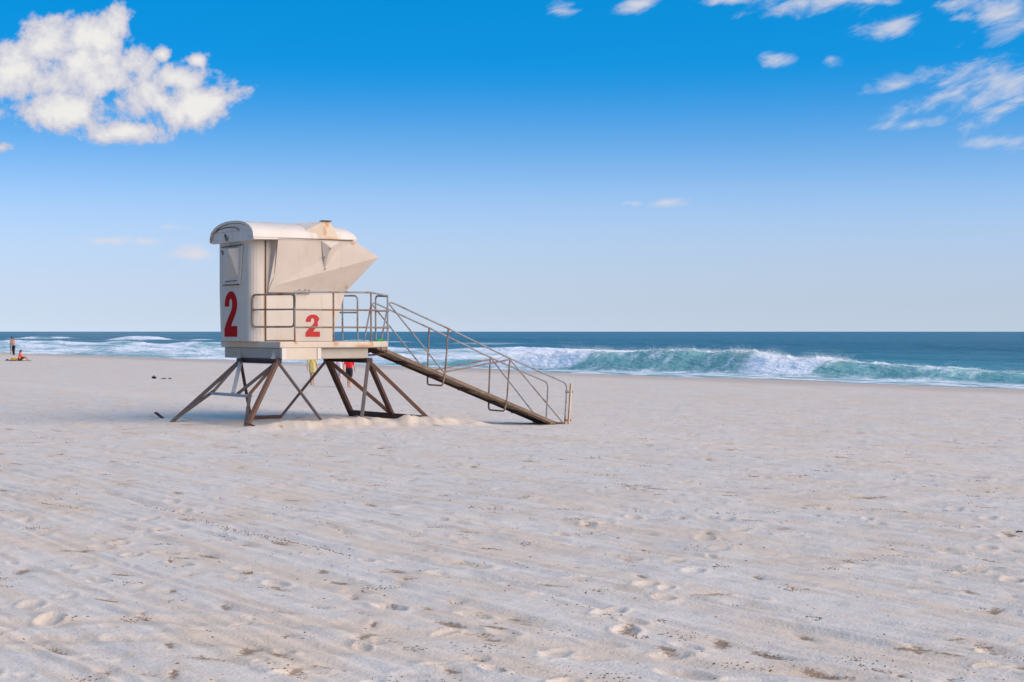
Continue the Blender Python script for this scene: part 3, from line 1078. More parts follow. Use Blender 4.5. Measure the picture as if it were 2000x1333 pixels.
    ho = link('roof_hood', me, M['roof'], roof)
    me.materials.append(M['spike'])
    for p in me.polygons:
        if p.normal.y < -0.6 and abs(p.normal.x) < 0.4:
            p.material_index = 1
    MB().box((0.06, -0.80, 4.408), (0.28, -0.62, 4.43)).build('hood_cap', M['rust_dark'], roof, bevel=0.006)

    # --- folded window visor that wraps the front
    U0, U3, U1, U2 = (-1.013, -0.785, 4.005), (0.842, -0.785, 4.0), (-1.148, -0.545, 2.838), (0.765, -0.535, 2.89)
    C0, Tp = (-0.953, -0.60, 3.005), (1.424, -0.85, 3.653)
    W0, W1 = (-1.03, -0.49, 4.005), (-1.15, -0.49, 2.84)
    W2 = (0.765, -0.49, 2.87)
    near = [U0, U3, U1, U2, C0, Tp, W0, W1]
    far = [mir(p) for p in near]
    f1 = [(0, 4, 1), (4, 5, 1), (4, 2, 3), (4, 3, 5), (0, 6, 7, 2), (0, 2, 4)]
    m = MB()
    m.add(near + far, f1 + [tuple(i + 8 for i in f) for f in f1] + [(1, 5, 13, 9), (5, 3, 11, 13), (0, 1, 9, 8), (2, 7, 15, 10), (2, 10, 11, 3)])
    vis = m.build('window_visor', M['visor'], T, bevel=0.022, seg=3)
    # dart shaped stiffener
    m = MB()
    m.add([(0.015, -0.785, 3.992), (0.506, -0.785, 3.985), (0.20, -0.89, 3.842), (0.137, -0.71, 3.352), (0.2, -0.70, 3.9)],
          [(0, 1, 2), (0, 2, 3), (2, 1, 3), (0, 3, 4), (0, 4, 1), (1, 4, 3)])
    m.build('stiffener', M['visor'], vis, bevel=0.012)
    for p in [(0.175, -0.905, 3.80), (0.09, -0.80, 3.62), (0.137, -0.745, 3.37), (-0.42, -0.61, 2.905), (-0.28, -0.61, 2.905), (-0.18, -0.60, 2.90)]:
        MB().capsule(p, (p[0], p[1] - 0.02, p[2]), 0.014, 0.012, 8).build('bolt', M['gap'], vis)
    # dark joints round the visor
    MB().pipe([(U0[0] - 0.02, -0.80, 4.012), (U3[0] - 0.05, -0.805, 4.007)], 0.009, 6).build('joint', M['gap'], vis)
    MB().pipe([(U0[0] - 0.012, -0.79, 3.98), (C0[0] - 0.075, -0.62, 3.2), (U1[0] - 0.004, -0.555, 2.838), (-0.15, -0.555, 2.822)], 0.009, 6).build('joint', M['gap'], vis)

    # --- vent hatch on the rear wall
    x = -1.503
    poly = [(1.03, 3.86), (-0.10, 3.872), (0.05, 3.03), (0.93, 3.03)]
    m = MB()
    m.add([(x, y, z) for y, z in poly] + [(x - 0.028, y, z) for y, z in poly], [(0, 1, 2, 3), (7, 6, 5, 4)] + [(i, i + 4, (i + 1) % 4 + 4, (i + 1) % 4) for i in range(4)])
    h = m.build('vent_hatch', M['wall'], T, bevel=0.012)
    xs = x - 0.028
    m = MB()
    # three sided scoop, its deep side to the left
    p = [(xs, 0.87, 3.82), (xs, 0.05, 3.825), (xs, 0.12, 3.17), (xs, 0.82, 3.17), (xs - 0.19, 0.24, 3.80)]
    m.add(p, [(0, 4, 3), (4, 2, 3), (4, 1, 2), (0, 1, 4), (0, 3, 2, 1)])
    m.build('scoop', M['wall'], h, bevel=0.008)
    MB().pipe([(xs - 0.006, 0.99, 3.862), (xs - 0.006, -0.08, 3.876)], 0.011, 6).build('hatch_joint', M['gap'], h)
    MB().pipe([(xs - 0.004, 0.92, 3.022), (xs - 0.004, 0.06, 3.022)], 0.011, 6).build('hatch_joint', M['gap'], h)
    MB().pipe([(xs - 0.004, 0.78, 3.10), (xs - 0.004, 0.2, 3.11)], 0.009, 6).build('hatch_handle', M['gap'], h)
    MB().beam((xs - 0.03, 0.93, 3.79), (xs - 0.03, 0.86, 3.70), 0.02).build('hatch_latch', M['gap'], h)

    # --- painted numbers
    def two(w, hgt):
        o = []
        def arc(cx, cy, rx, ry, a0, a1, n):
            return [(cx + rx * math.cos(R(a0 + (a1 - a0) * i / n)), cy + ry * math.sin(R(a0 + (a1 - a0) * i / n))) for i in range(n + 1)]
        outer = [(0.04, 0.665)] + arc(0.50, 0.70, 0.46, 0.30, 175, 0, 16) + [(0.94, 0.62), (0.86, 0.52), (0.74, 0.42), (0.60, 0.32), (0.52, 0.235), (0.96, 0.235), (0.96, 0.0), (0.02, 0.0), (0.02, 0.16)]
        inner = [(0.12, 0.28), (0.30, 0.42), (0.48, 0.54), (0.585, 0.63)] + arc(0.48, 0.715, 0.115, 0.125, -20, 180, 10) + [(0.365, 0.665)]
        return [(x * w, y * hgt) for x, y in outer + inner]

    def decal(pts, fn, thick, name, mt):
        from mathutils.geometry import tessellate_polygon
        n = len(pts)
        tri = tessellate_polygon([[Vector((x, y, 0)) for x, y in pts]])
        vs = [fn(x, y, 0) for x, y in pts] + [fn(x, y, thick) for x, y in pts]
        fs = [tuple(i + n for i in t_) for t_ in tri] + [(i, (i + 1) % n, (i + 1) % n + n, i + n) for i in range(n)]
        me = bpy.data.meshes.new(name)
        me.from_pydata(vs, [], fs)
        return link(name, me, mt, T)
    o = decal(two(0.71, 1.0), lambda x, y, t: (-1.502 - t, 0.915 - x, 1.885 + y), 0.004, 'numeral', M['red'])
    o['label'] = 'tall red number 2 on the end wall'
    o = decal(two(0.375, 0.49), lambda x, y, t: (-0.225 + x, -0.502 - t, 1.885 + y), 0.004, 'numeral', M['red_worn'])
    o['label'] = 'small worn red number 2 on the side wall'

    # --- railings
    r_ = empty('railing', parent=T)
    PR = 0.021
    q = M['pipe_rust']
    for a in (-0.96, -0.04, 0.88):
        MB().pipe([(a, -1.47, 1.78), (a, -1.47, 2.84)], PR).build('post', q, r_)
    MB().pipe([(1.72, -0.72, 1.78), (1.72, -0.72, 2.79)], PR).build('post', M['pipe'], r_)
    MB().pipe([(-0.96, -1.47, 2.55), (-0.96, -1.47, 2.845), (0.88, -1.47, 2.85), (1.72, -0.72, 2.80)], PR, 8, 0.09).build('top_rail', M['pipe'], r_)
    for z in (2.465, 2.09):
        MB().pipe([(-0.96, -1.47, z), (0.88, -1.47, z), (1.76, -0.70, z - 0.01)], PR * 0.9).build('rail', q, r_)
    # loop that closes the walkway against the cabin
    lp = empty('rear_loop_railing', parent=T)
    MB().pipe([(-0.96, -1.44, 2.79), (-1.45, -0.43, 2.79), (-1.45, -0.43, 2.10), (-0.96, -1.44, 2.10)], PR, 8, 0.10, closed=True).build('loop', q, lp)
    MB().pipe([(-0.96, -1.44, 2.47), (-1.45, -0.43, 2.47)], PR * 0.9).build('rail', q, lp)
    # front and far side
    fr = empty('front_railing', parent=T)
    MB().pipe([(1.72, -0.72, 2.79), (1.74, -0.14, 2.81), (1.74, -0.14, 1.78)], PR, 8, 0.10).build('hoop', M['pipe'], fr)
    MB().pipe([(1.72, -0.72, 2.465), (1.74, -0.14, 2.465)], PR * 0.9).build('rail', M['pipe'], fr)
    MB().pipe([(1.72, -0.72, 2.09), (1.74, -0.14, 2.09)], PR * 0.9).build('rail', M['pipe'], fr)
    fs_ = empty('far_railing', parent=T)
    MB().pipe([(0.6, 1.48, 1.78), (0.6, 1.48, 2.83), (0.88, 1.48, 2.83), (1.72, 0.68, 2.83), (1.72, 0.68, 1.78)], PR, 8, 0.10).build('hoop', M['pipe'], fs_)
    MB().pipe([(1.46, 0.93, 1.78), (1.46, 0.93, 2.82)], PR).build('post', M['pipe'], fs_)
    for z in (2.44, 2.10):
        MB().pipe([(0.6, 1.48, z), (0.88, 1.48, z), (1.72, 0.68, z)], PR * 0.9).build('rail', M['pipe'], fs_)

    # --- steel undercarriage
    P1, P2, P3, P4 = (-1.33, 0.44, 1.37), (-1.33, -1.40, 1.37), (0.86, 0.54, 1.37), (0.85, -1.40, 1.37)
    for p, q_, mt in ((P1, P2, 'rust_dark'), (P3, P4, 'rust_dark'), (P2, P4, None), (P1, P3, None)):
        if mt is None:
            continue
        MB().angle((p[0], p[1] + 0.06, p[2] - 0.0), (q_[0], q_[1] - 0.06, q_[2]), 0.105, 0.02).build('top_beam', M[mt], T)
    legs = [(P2, (-2.44, -2.2, 0.0), 0.105, 'rust_tan'), (P2, (-0.62, -2.2, 0.04), 0.068, 'rust_grey'),
            (P4, (1.99, -2.2, 0.02), 0.095, 'rust_tan'), (P4, (0.23, -2.2, 0.04), 0.085, 'rust_grey'),
            (P1, (-2.61, 1.25, 0.0), 0.095, 'rust_grey'), (P1, (-0.70, 1.25, 0.0), 0.07, 'rust_dark'),
            (P3, (1.92, 1.25, -0.04), 0.13, 'rust_dark'), (P3, (-0.01, 1.25, 0.0), 0.068, 'rust_grey')]
    for p, f, w, mt in legs:
        p, f = Vector(p), Vector(f)
        d_ = (f - p).normalized()
        MB().beam(p - d_ * 0.03, f + d_ * 0.25, w * 0.88, w * 0.82).build('leg', M[mt], T, bevel=0.008)
    # bottom bar and V braces of the seaward end
    B0, B1 = (1.84, 1.20, 0.10), (1.90, -2.12, 0.10)
    MB().beam(B0, B1, 0.13, 0.12).build('bottom_beam', M['rust_dark'], T, bevel=0.008)
    mid_ = (1.87, -0.58, 0.16)
    MB().beam(P3, mid_, 0.075).build('brace', M['rust_tan'], T, bevel=0.006)
    MB().beam(P4, (1.87, -0.66, 0.12), 0.095).build('brace', M['rust_dark'], T, bevel=0.006)
    MB().beam((-0.75, 1.22, 0.06), (0.02, 1.22, 0.06), 0.07, 0.07).build('bottom_beam', M['rust_dark'], T, bevel=0.006)
    # stepped bracket on the landward end
    sl, sr = (-1.9, 0.57, 0.665), (-1.9, -1.28, 0.665)
    MB().box((-1.99, -1.29, 0.62), (-1.83, 0.58, 0.675)).build('step_plate', M['galv'], T, bevel=0.01)
    for top, side, foot, mt in ((P1, sl, (-2.58, 1.22, 0.05), 'rust_grey'), (P2, sr, (-2.40, -2.12, 0.05), 'rust_tan')):
        MB().beam(top, (side[0], side[1], side[2] + 0.04), 0.06).build('brace', M[mt], T, bevel=0.005)
        MB().beam((side[0], side[1], side[2] + 0.04), foot, 0.065).build('brace', M['rust_grey'], T, bevel=0.005)
    MB().beam((-1.34, 0.42, 1.34), (-1.89, -0.40, 0.67), 0.075, 0.075).build('brace', M['galv'], T, bevel=0.005)
    MB().beam((-1.34, -1.36, 1.34), (-1.89, -0.62, 0.67), 0.06).build('brace', M['rust_grey'], T, bevel=0.005)
    # bolted feet plates where legs meet the beams
    for p in (P1, P2, P3, P4):
        MB().box((p[0] - 0.07, p[1] - 0.07, p[2] - 0.05), (p[0] + 0.07, p[1] + 0.07, p[2] + 0.046)).build('joint_plate', M['rust_dark'], T, bevel=0.01)


build_tower()

# ------------------------------------------------------------------ the ramp
ramp = empty('boarding_ramp', (TOWER[0], TOWER[1], 0), TH)
tag(ramp, 'long sloping ramp with pipe handrails leading down from the tower deck to the sand', 'ramp')


def build_ramp():
    T = ramp
    bn, bf = -0.08, 0.66
    a0, z0, a1, z1 = 1.80, 1.70, 6.86, -0.23
    sl = (z1 - z0) / (a1 - a0)

    def zr(a):
        return z0 + (a - a0) * sl
    n = Vector((-sl, 0, 1)).normalized()
    # stringers
    for b, mt in ((bn, 'ramp_edge'), (bf, 'rust_dark')):
        MB().beam((a0, b, zr(a0) - 0.05), (a1, b, zr(a1) - 0.04), 0.04, 0.08, up=n).build('stringer', M[mt], T, bevel=0.005)
    MB().beam((a0 + 0.02, bn + 0.05, zr(a0) - 0.105), (a1 - 0.1, bn + 0.05, zr(a1 - 0.1) - 0.105), 0.05, 0.012, up=n).build('stringer_flange', M['ramp_board'], T)
    # deck boards across
    k = 26
    for i in range(k):
        s0 = a0 + 0.01 + (a1 - a0 - 0.02) * i / k
        s1 = a0 + 0.01 + (a1 - a0 - 0.02) * (i + 1) / k - 0.008
        m = MB()
        vs = []
        for s in (s0, s1):
            for b in (bn + 0.022, bf - 0.022):
                for dz in (-0.035, -0.008):
                    vs.append((s, b, zr(s) + dz))
        m.add(vs, [(0, 2, 3, 1), (4, 5, 7, 6), (0, 1, 5, 4), (2, 6, 7, 3), (1, 3, 7, 5), (0, 4, 6, 2)])
        m.build('deck_board', M['ramp_board'], T)
    # cross bars below
    for a in (2.0, 2.75, 3.61, 4.45, 5.34, 6.0, 6.65):
        MB().beam((a, bn + 0.021, zr(a) - 0.075), (a, bf - 0.021, zr(a) - 0.075), 0.05, 0.06).build('cross_bar', M['rust_dark'], T)
    PR = 0.020
    # post pairs carried by U hangers under the ramp
    for a, zt, zb in ((3.61, 2.09, 0.735), (5.35, 1.38, 0.09)):
        MB().pipe([(a + 0.09, bn - 0.03, zt - 0.02), (a, bn - 0.03, zr(a)), (a - 0.07, bn - 0.03, zb), (a, bf + 0.03, zb), (a, bf + 0.03, zr(a)), (a + 0.05, bf + 0.03, zt)], PR, 8, 0.09).build('post_hanger', M['pipe_rust'], T)
    MB().pipe([(1.55, bn + 0.1, 1.46), (1.98, bn - 0.02, 1.48), (2.05, bn - 0.02, zr(2.05) - 0.05)], PR, 8, 0.08).build('hinge_bar', M['rust_dark'], T)
    MB().pipe([(1.55, bf, 1.46), (1.98, bf, 1.50), (2.05, bf, zr(2.05) - 0.05)], PR, 8, 0.08).build('hinge_bar', M['rust_dark'], T)
    MB().box((1.90, bn - 0.05, 1.57), (2.06, bn + 0.04, 1.71)).build('hinge', M['pipe_rust'], T, bevel=0.012)
    # handrails and their zigzag bracing
    for b, e, nm in ((bn - 0.03, 0.0, 'near'), (bf + 0.03, 0.0, 'far')):
        MB().pipe([(1.90, b, 1.79), (2.10, b, 2.70), (3.70, b, 2.07), (5.42, b, 1.36), (7.13, b, 0.72), (7.06, b, -0.30)], PR, 8, 0.14).build('handrail', M['pipe'], T)
        MB().pipe([(2.12, b, 2.62), (3.58, b, zr(3.58) + 0.02)], PR * 0.9).build('brace', M['pipe'], T)
        MB().pipe([(3.58, b, zr(3.58) + 0.03), (5.44, b, 1.33)], PR * 0.9).build('brace', M['pipe_rust'], T)
        MB().pipe([(5.44, b, 1.33), (7.03 if b < 0 else 6.85, b, -0.26 if b < 0 else -0.2)], PR * 0.9).build('brace', M['pipe'], T)
    MB().pipe([(6.80, bn - 0.02, -0.24), (7.07, bn - 0.03, -0.25)], PR).build('foot_bar', M['rust_dark'], T)
    MB().beam((7.14, bn - 0.08, -0.30), (7.22, bn - 0.08, 0.72), 0.055, 0.04).build('timber_post', M['wood'], T, bevel=0.006)
    for z in (-0.18, 0.52):
        MB().pipe([(7.03 + 0.06 * (z + 0.3), bn - 0.05, z), (7.22 + 0.08 * z, bn - 0.09, z)], 0.03, 8).build('strap', M['pipe_rust'], T)


build_ramp()


def tl(a, b, z=0.0):
    return Vector((TOWER[0] + a * CT - b * ST, TOWER[1] + a * ST + b * CT, z))


def gz(x, y):
    return ground(x, y)


# ------------------------------------------------------------------ small things near the tower
o = empty('green_board', tl(1.50, -0.62, 1.782), TH + R(42))
tag(o, 'bright green plastic strip lying on the tower deck by the corner rail', 'board')
MB().box((-0.24, -0.10, 0.0), (0.26, 0.10, 0.02)).build('slab', M['green'], o, bevel=0.008)
MB().box((-0.24, -0.10, 0.02), (0.26, -0.08, 0.05)).build('upstand', M['green'], o, bevel=0.006)


def shard(name, pts, label, w=0.10):
    """bent flat steel end sticking out of the sand"""
    base = Vector(pts[0])
    m = MB()
    for p, q in zip(pts[:-1], pts[1:]):
        m.beam(Vector(p) - base, Vector(q) - base, w, 0.03)
        w *= 0.8
    o = m.build(name, M['rust_dark'], None, bevel=0.008)
    o.location = base
    tag(o, label, 'steel bar')


p = tl(-2.27, 2.50); q = tl(-2.02, 3.35)
shard('steel_bar', [(p.x, p.y, gz(p.x, p.y) - 0.02), (p.x - 0.10, p.y + 0.05, gz(p.x, p.y) + 0.045), (p.x - 0.24, p.y + 0.2, gz(p.x, p.y) + 0.12)], 'thin dark steel bar end sticking out of sand left of the tower')
p = tl(-2.45, -2.55)
shard('steel_bar', [(p.x + 0.10, p.y, gz(p.x, p.y) - 0.03), (p.x - 0.02, p.y, gz(p.x, p.y) + 0.03), (p.x - 0.13, p.y, gz(p.x, p.y) + 0.06)], 'dark pointed steel plate end in sand before the nearest tower leg', 0.14)

# ------------------------------------------------------------------ people
SK = mat_plain('skin', (0.46, 0.25, 0.17), 0.6, 0.08)
SK2 = mat_plain('tanned_skin', (0.30, 0.145, 0.09), 0.6, 0.08)
SK3 = mat_plain('fair_skin', (0.55, 0.34, 0.26), 0.6, 0.08)
HAIR = mat_plain('dark_hair', (0.022, 0.015, 0.012), 0.5, 0.2, 30)
HAIRB = mat_plain('brown_hair', (0.09, 0.045, 0.02), 0.5, 0.2, 30)


def remesh(o, vox):
    r_ = o.modifiers.new('one_surface', 'REMESH')
    r_.mode = 'VOXEL'
    r_.voxel_size = vox
    r_.use_smooth_shade = True
    s = o.modifiers.new('smooth', 'SMOOTH')
    s.factor = 0.5
    s.iterations = 4


def person(name, loc, rz, h, J, skin, hair, wear, label, hair_len=0.0, cat='person'):
    """J: joints for a 1.7 m figure, x to its right, y forward; wear: list of (name, material, kind)"""
    k = h / 1.7
    root = empty(name, loc, rz)
    tag(root, label, cat)

    def v(p):
        return Vector(p) * k
    m = MB()

    def cap(mm, p, q, r1, r2, g=0.0, flat=1.0):
        mm.capsule(v(p), v(q), (r1 + g) * k, (r2 + g) * k, 12, flat)
    pel, che, nec, hd = J['pelvis'], J['chest'], J['neck'], J['head']

    def torso(mm, g):
        cap(mm, (pel[0] - 0.045, pel[1], pel[2]), (che[0] - 0.06, che[1], che[2]), 0.105, 0.105, g, 0.9)
        cap(mm, (pel[0] + 0.045, pel[1], pel[2]), (che[0] + 0.06, che[1], che[2]), 0.105, 0.105, g, 0.9)
        cap(mm, J['shl'], J['shr'], 0.062, 0.062, g)
        cap(mm, che, ((J['shl'][0] + J['shr'][0]) / 2, (J['shl'][1] + J['shr'][1]) / 2, (J['shl'][2] + J['shr'][2]) / 2), 0.11, 0.075, g)
    torso(m, 0)
    hv, nv = Vector(hd), Vector(nec)
    cap(m, nec, hd, 0.055, 0.055)
    up = (hv - nv).normalized()
    fw = Vector((0, 1, 0))
    fw = (fw - up * fw.dot(up)).normalized()
    cap(m, hv + up * 0.03 - fw * 0.01, hv + up * 0.06 - fw * 0.012, 0.088, 0.088, 0, 1.1)
    cap(m, hv + up * 0.0 + fw * 0.015, hv - up * 0.055 + fw * 0.03, 0.074, 0.048)
    cap(m, hv + up * 0.02 + fw * 0.09, hv - up * 0.012 + fw * 0.108, 0.010, 0.015)      # nose
    cap(m, hv - up * 0.05 + fw * 0.078 - Vector((0.018, 0, 0)), hv - up * 0.05 + fw * 0.078 + Vector((0.018, 0, 0)), 0.009, 0.009)   # mouth
    for s in (-1, 1):
        e = hv + Vector((s * 0.085, 0, 0)) + up * 0.005
        cap(m, e - up * 0.018, e + up * 0.018, 0.012, 0.015)
    for s in ('l', 'r'):
        hip, kn, an, toe = J['hip' + s], J['kn' + s], J['an' + s], J['toe' + s]
        cap(m, hip, kn, 0.082, 0.055)
        cap(m, kn, (np.array(kn) * 0.6 + np.array(an) * 0.4), 0.055, 0.053)
        cap(m, (np.array(kn) * 0.6 + np.array(an) * 0.4), an, 0.053, 0.038)
        cap(m, an, toe, 0.038, 0.026)
        sh, el, wr, ha = J['sh' + s], J['el' + s], J['wr' + s], J['ha' + s]
        cap(m, sh, el, 0.050, 0.038)
        cap(m, el, wr, 0.038, 0.027)
        W, Hn = Vector(wr), Vector(ha)
        d = (Hn - W).normalized()
        pk = W + d * 0.075
        cap(m, W, pk, 0.028, 0.036, 0, 0.6)
        sd = d.cross(Vector((1, 0, 0)))
        sd = sd.normalized() if sd.length > 0.2 else Vector((0, 1, 0))
        curl = Vector((-0.02 if s == 'r' else 0.02, 0, 0))
        for i, (of, ln) in enumerate(((-0.030, 0.066), (-0.010, 0.080), (0.010, 0.076), (0.029, 0.058))):
            b0 = pk + sd * of
            b1 = b0 + d * ln * 0.55 + curl * 0.4
            cap(m, b0, b1, 0.0105, 0.0095)
            cap(m, b1, b1 + d * ln * 0.45 + curl, 0.0095, 0.008)
        b0 = W + d * 0.03 + sd * 0.03
        cap(m, b0, b0 + d * 0.035 + sd * 0.025, 0.012, 0.011)
        cap(m, b0 + d * 0.035 + sd * 0.025, b0 + d * 0.07 + sd * 0.03, 0.011, 0.009)
    body = m.build('body', skin, root, smooth=True)
    remesh(body, 0.0095)
    # hair as a cap round the back of the skull
    m = MB()
    cap(m, hv + up * 0.05 - fw * 0.022, hv + up * 0.068 - fw * 0.02, 0.096, 0.092, 0, 1.08)
    cap(m, hv + up * 0.0 - fw * 0.05, hv - up * (0.03 + hair_len) - fw * 0.055, 0.075, 0.05)
    hobj = m.build('hair', hair, root, smooth=True)
    remesh(hobj, 0.012)
    for s in (-1, 1):
        m = MB()
        e = hv + Vector((s * 0.032, 0, 0)) + up * 0.018 + fw * 0.078
        cap(m, e, e + fw * 0.004, 0.010, 0.010)
        m.build('eye', M['black'], root, smooth=True)
    for nm, mt, kind in wear:
        m = MB()
        if kind in ('shirt', 'tunic', 'top'):
            torso(m, 0.018)
            lo = Vector(pel) + Vector((0, 0, -0.02 if kind != 'tunic' else -0.20))
            if kind == 'top':
                lo = Vector(pel) + Vector((0, 0, 0.06))
            cap(m, (lo.x - 0.05, lo.y, lo.z), (pel[0] - 0.05, pel[1], pel[2] + 0.1), 0.128, 0.12, 0, 0.85)
            cap(m, (lo.x + 0.05, lo.y, lo.z), (pel[0] + 0.05, pel[1], pel[2] + 0.1), 0.128, 0.12, 0, 0.85)
            for s in ('l', 'r'):
                a, b = np.array(J['sh' + s]), np.array(J['el' + s])
                cap(m, a, a + (b - a) * 0.62, 0.072, 0.062)
        elif kind in ('shorts', 'trousers', 'skirt'):
            cap(m, (pel[0] - 0.05, pel[1], pel[2] + 0.05), (pel[0] - 0.05, pel[1], pel[2] - 0.03), 0.125, 0.125, 0, 0.92)
            cap(m, (pel[0] + 0.05, pel[1], pel[2] + 0.05), (pel[0] + 0.05, pel[1], pel[2] - 0.03), 0.125, 0.125, 0, 0.92)
            for s in ('l', 'r'):
                a, b, c = np.array(J['hip' + s]), np.array(J['kn' + s]), np.array(J['an' + s])
                if kind == 'trousers':
                    cap(m, a, b, 0.102, 0.074)
                    cap(m, b, b + (c - b) * 0.93, 0.074, 0.058)
                elif kind == 'shorts':
                    cap(m, a, a + (b - a) * 0.68, 0.104, 0.092)
                else:
                    cap(m, a, a + (b - a) * 0.45, 0.11, 0.115)
                    cap(m, a, np.array([0, 0, 0]) + a + (b - a) * 0.45 - np.array([a[0] * 0.7, 0, 0]), 0.11, 0.115)
        w = m.build(nm, mt, root, smooth=True)
        remesh(w, 0.012)
    return root


def pose_stand(step=0.0, arms=0.0):
    """step > 0: left foot ahead, right foot behind; arms swing the other way"""
    s = step
    return dict(pelvis=(0, 0, 0.95), chest=(0, 0.01, 1.24), neck=(0, 0.0, 1.44), head=(0, 0.02, 1.565),
                shl=(-0.165, 0, 1.385), shr=(0.165, 0, 1.385),
                ell=(-0.235, -0.05 - 0.16 * s, 1.12), elr=(0.235, -0.02 + 0.16 * s, 1.12),
                wrl=(-0.25, 0.0 - 0.22 * s, 0.885), wrr=(0.25, 0.05 + 0.24 * s, 0.885),
                hal=(-0.25, 0.02 - 0.26 * s, 0.74), har=(0.25, 0.08 + 0.30 * s, 0.74),
                hipl=(-0.088, 0, 0.89), hipr=(0.088, 0, 0.89),
                knl=(-0.09, 0.03 + 0.22 * s, 0.49), knr=(0.09, 0.04 - 0.10 * s, 0.49),
                anl=(-0.09, 0.0 + 0.30 * s, 0.075), anr=(0.09, -0.02 - 0.36 * s, 0.09 + 0.06 * s),
                toel=(-0.10, 0.14 + 0.30 * s, 0.028), toer=(0.10, 0.12 - 0.36 * s, 0.028 + 0.02 * s))


def on_sand(x, y):
    return (x, y, gz(x, y) - 0.005)


RED = mat_plain('red_cloth', (0.60, 0.012, 0.022), 0.8, 0.12)
BLK = mat_plain('black_cloth', (0.018, 0.016, 0.020), 0.85, 0.2)
YEL = mat_plain('mustard_cloth', (0.50, 0.41, 0.14), 0.85, 0.12)
WHT = mat_plain('pale_patterned_cloth', (0.55, 0.50, 0.55), 0.85, 0.25, 12)
PINK = mat_plain('pale_pink_cloth', (0.58, 0.38, 0.38), 0.85, 0.12)
TEAL = mat_plain('teal_cloth', (0.10, 0.24, 0.25), 0.85, 0.12)
ORG = mat_plain('orange_cloth', (0.82, 0.15, 0.07), 0.8, 0.10)
TWL = mat_plain('yellow_towel_cloth', (0.42, 0.22, 0.035), 0.9, 0.2)

AWAY = R(-10)
person('person', on_sand(-8.72, 71.54), AWAY, 1.42, pose_stand(0.25), SK, HAIRB, [('shirt', YEL, 'tunic')],
       'walker in a long mustard yellow shirt seen between the tower legs', 0.05)
person('person', on_sand(-6.85, 68.93), AWAY, 1.42, pose_stand(0.55), SK, HAIR, [('skirt', BLK, 'shorts'), ('top', RED, 'top')],
       'walker in a red top and black shorts seen under the tower', 0.05)
person('person', on_sand(-7.38, 69.9), AWAY, 1.42, pose_stand(0.4), SK3, HAIRB, [('shirt', WHT, 'shirt'), ('shorts', WHT, 'shorts')],
       'walker in pale patterned clothes partly hidden behind a tower leg', 0.08)

J = pose_stand(0.12)
J.update(ell=(-0.25, 0.06, 1.13), elr=(0.25, 0.06, 1.13), wrl=(-0.06, 0.20, 1.12), wrr=(0.06, 0.20, 1.10), hal=(0.06, 0.22, 1.14), har=(-0.06, 0.23, 1.12))
person('person', on_sand(-48.86, 160.67), R(150), 1.72, J, SK, HAIR, [('trousers', BLK, 'trousers'), ('shirt', PINK, 'shirt')],
       'standing person with folded arms in pale pink shirt and black trousers', 0.02)
J = pose_stand(0.1)
person('person', on_sand(-54.05, 177.0), R(60), 1.82, J, SK2, HAIR, [('shorts', TEAL, 'shorts')],
       'bare chested person in teal shorts standing by the water edge', 0.0)

Js = dict(pelvis=(0, 0, 0.11), chest=(0, 0.05, 0.40), neck=(0, 0.09, 0.60), head=(0, 0.12, 0.725),
          shl=(-0.165, 0.07, 0.545), shr=(0.165, 0.07, 0.545), ell=(-0.26, 0.18, 0.33), elr=(0.26, 0.18, 0.33),
          wrl=(-0.14, 0.38, 0.38), wrr=(0.14, 0.38, 0.38), hal=(-0.02, 0.47, 0.40), har=(0.03, 0.48, 0.37),
          hipl=(-0.09, 0.04, 0.10), hipr=(0.09, 0.04, 0.10), knl=(-0.15, 0.42, 0.40), knr=(0.15, 0.42, 0.38),
          anl=(-0.11, 0.68, 0.06), anr=(0.11, 0.68, 0.06), toel=(-0.12, 0.84, 0.03), toer=(0.12, 0.84, 0.03))
person('person', on_sand(-39.78, 132.3), R(-62), 1.72, Js, SK, HAIR, [('shorts', BLK, 'shorts'), ('shirt', ORG, 'shirt')],
       'person in a bright orange shirt sitting on a yellow towel', 0.06)

# towel with soft folds
g0 = on_sand(-39.75, 132.25)
m = MB()
nx, ny = 14, 10
vs = []
for i in range(nx + 1):
    for j in range(ny + 1):
        x, y = (i / nx - 0.5) * 2.0, (j / ny - 0.5) * 1.1
        vs.append((x, y, 0.02 + 0.012 * math.sin(7 * x + 2 * y) + 0.01 * math.sin(9 * y)))
k0 = len(vs)
vs += [(x, y, z - 0.018) for x, y, z in vs]
fs = []
for i in range(nx):
    for j in range(ny):
        q = (i * (ny + 1) + j, (i + 1) * (ny + 1) + j, (i + 1) * (ny + 1) + j + 1, i * (ny + 1) + j + 1)
        fs += [q, tuple(a + k0 for a in reversed(q))]
m.add(vs, fs)
o = m.build('beach_towel', TWL, None, smooth=True)
m2 = MB()
for i in range(9):
    q = Vector((-0.52 + 0.08 * (i % 4), -0.25 + 0.07 * i, 0.10 + 0.03 * (i % 3)))
    m2.capsule(q, q + Vector((0.22, 0.03 * (i % 2), 0.02)), 0.085, 0.06)
fe = m2.build('bunched_end', TWL, o, smooth=True)
remesh(fe, 0.025)
o.location = (g0[0] - 0.1, g0[1], g0[2] + 0.01)
o.rotation_euler = (0, 0, R(12))
tag(o, 'yellow orange beach towel under the seated person in orange', 'towel')


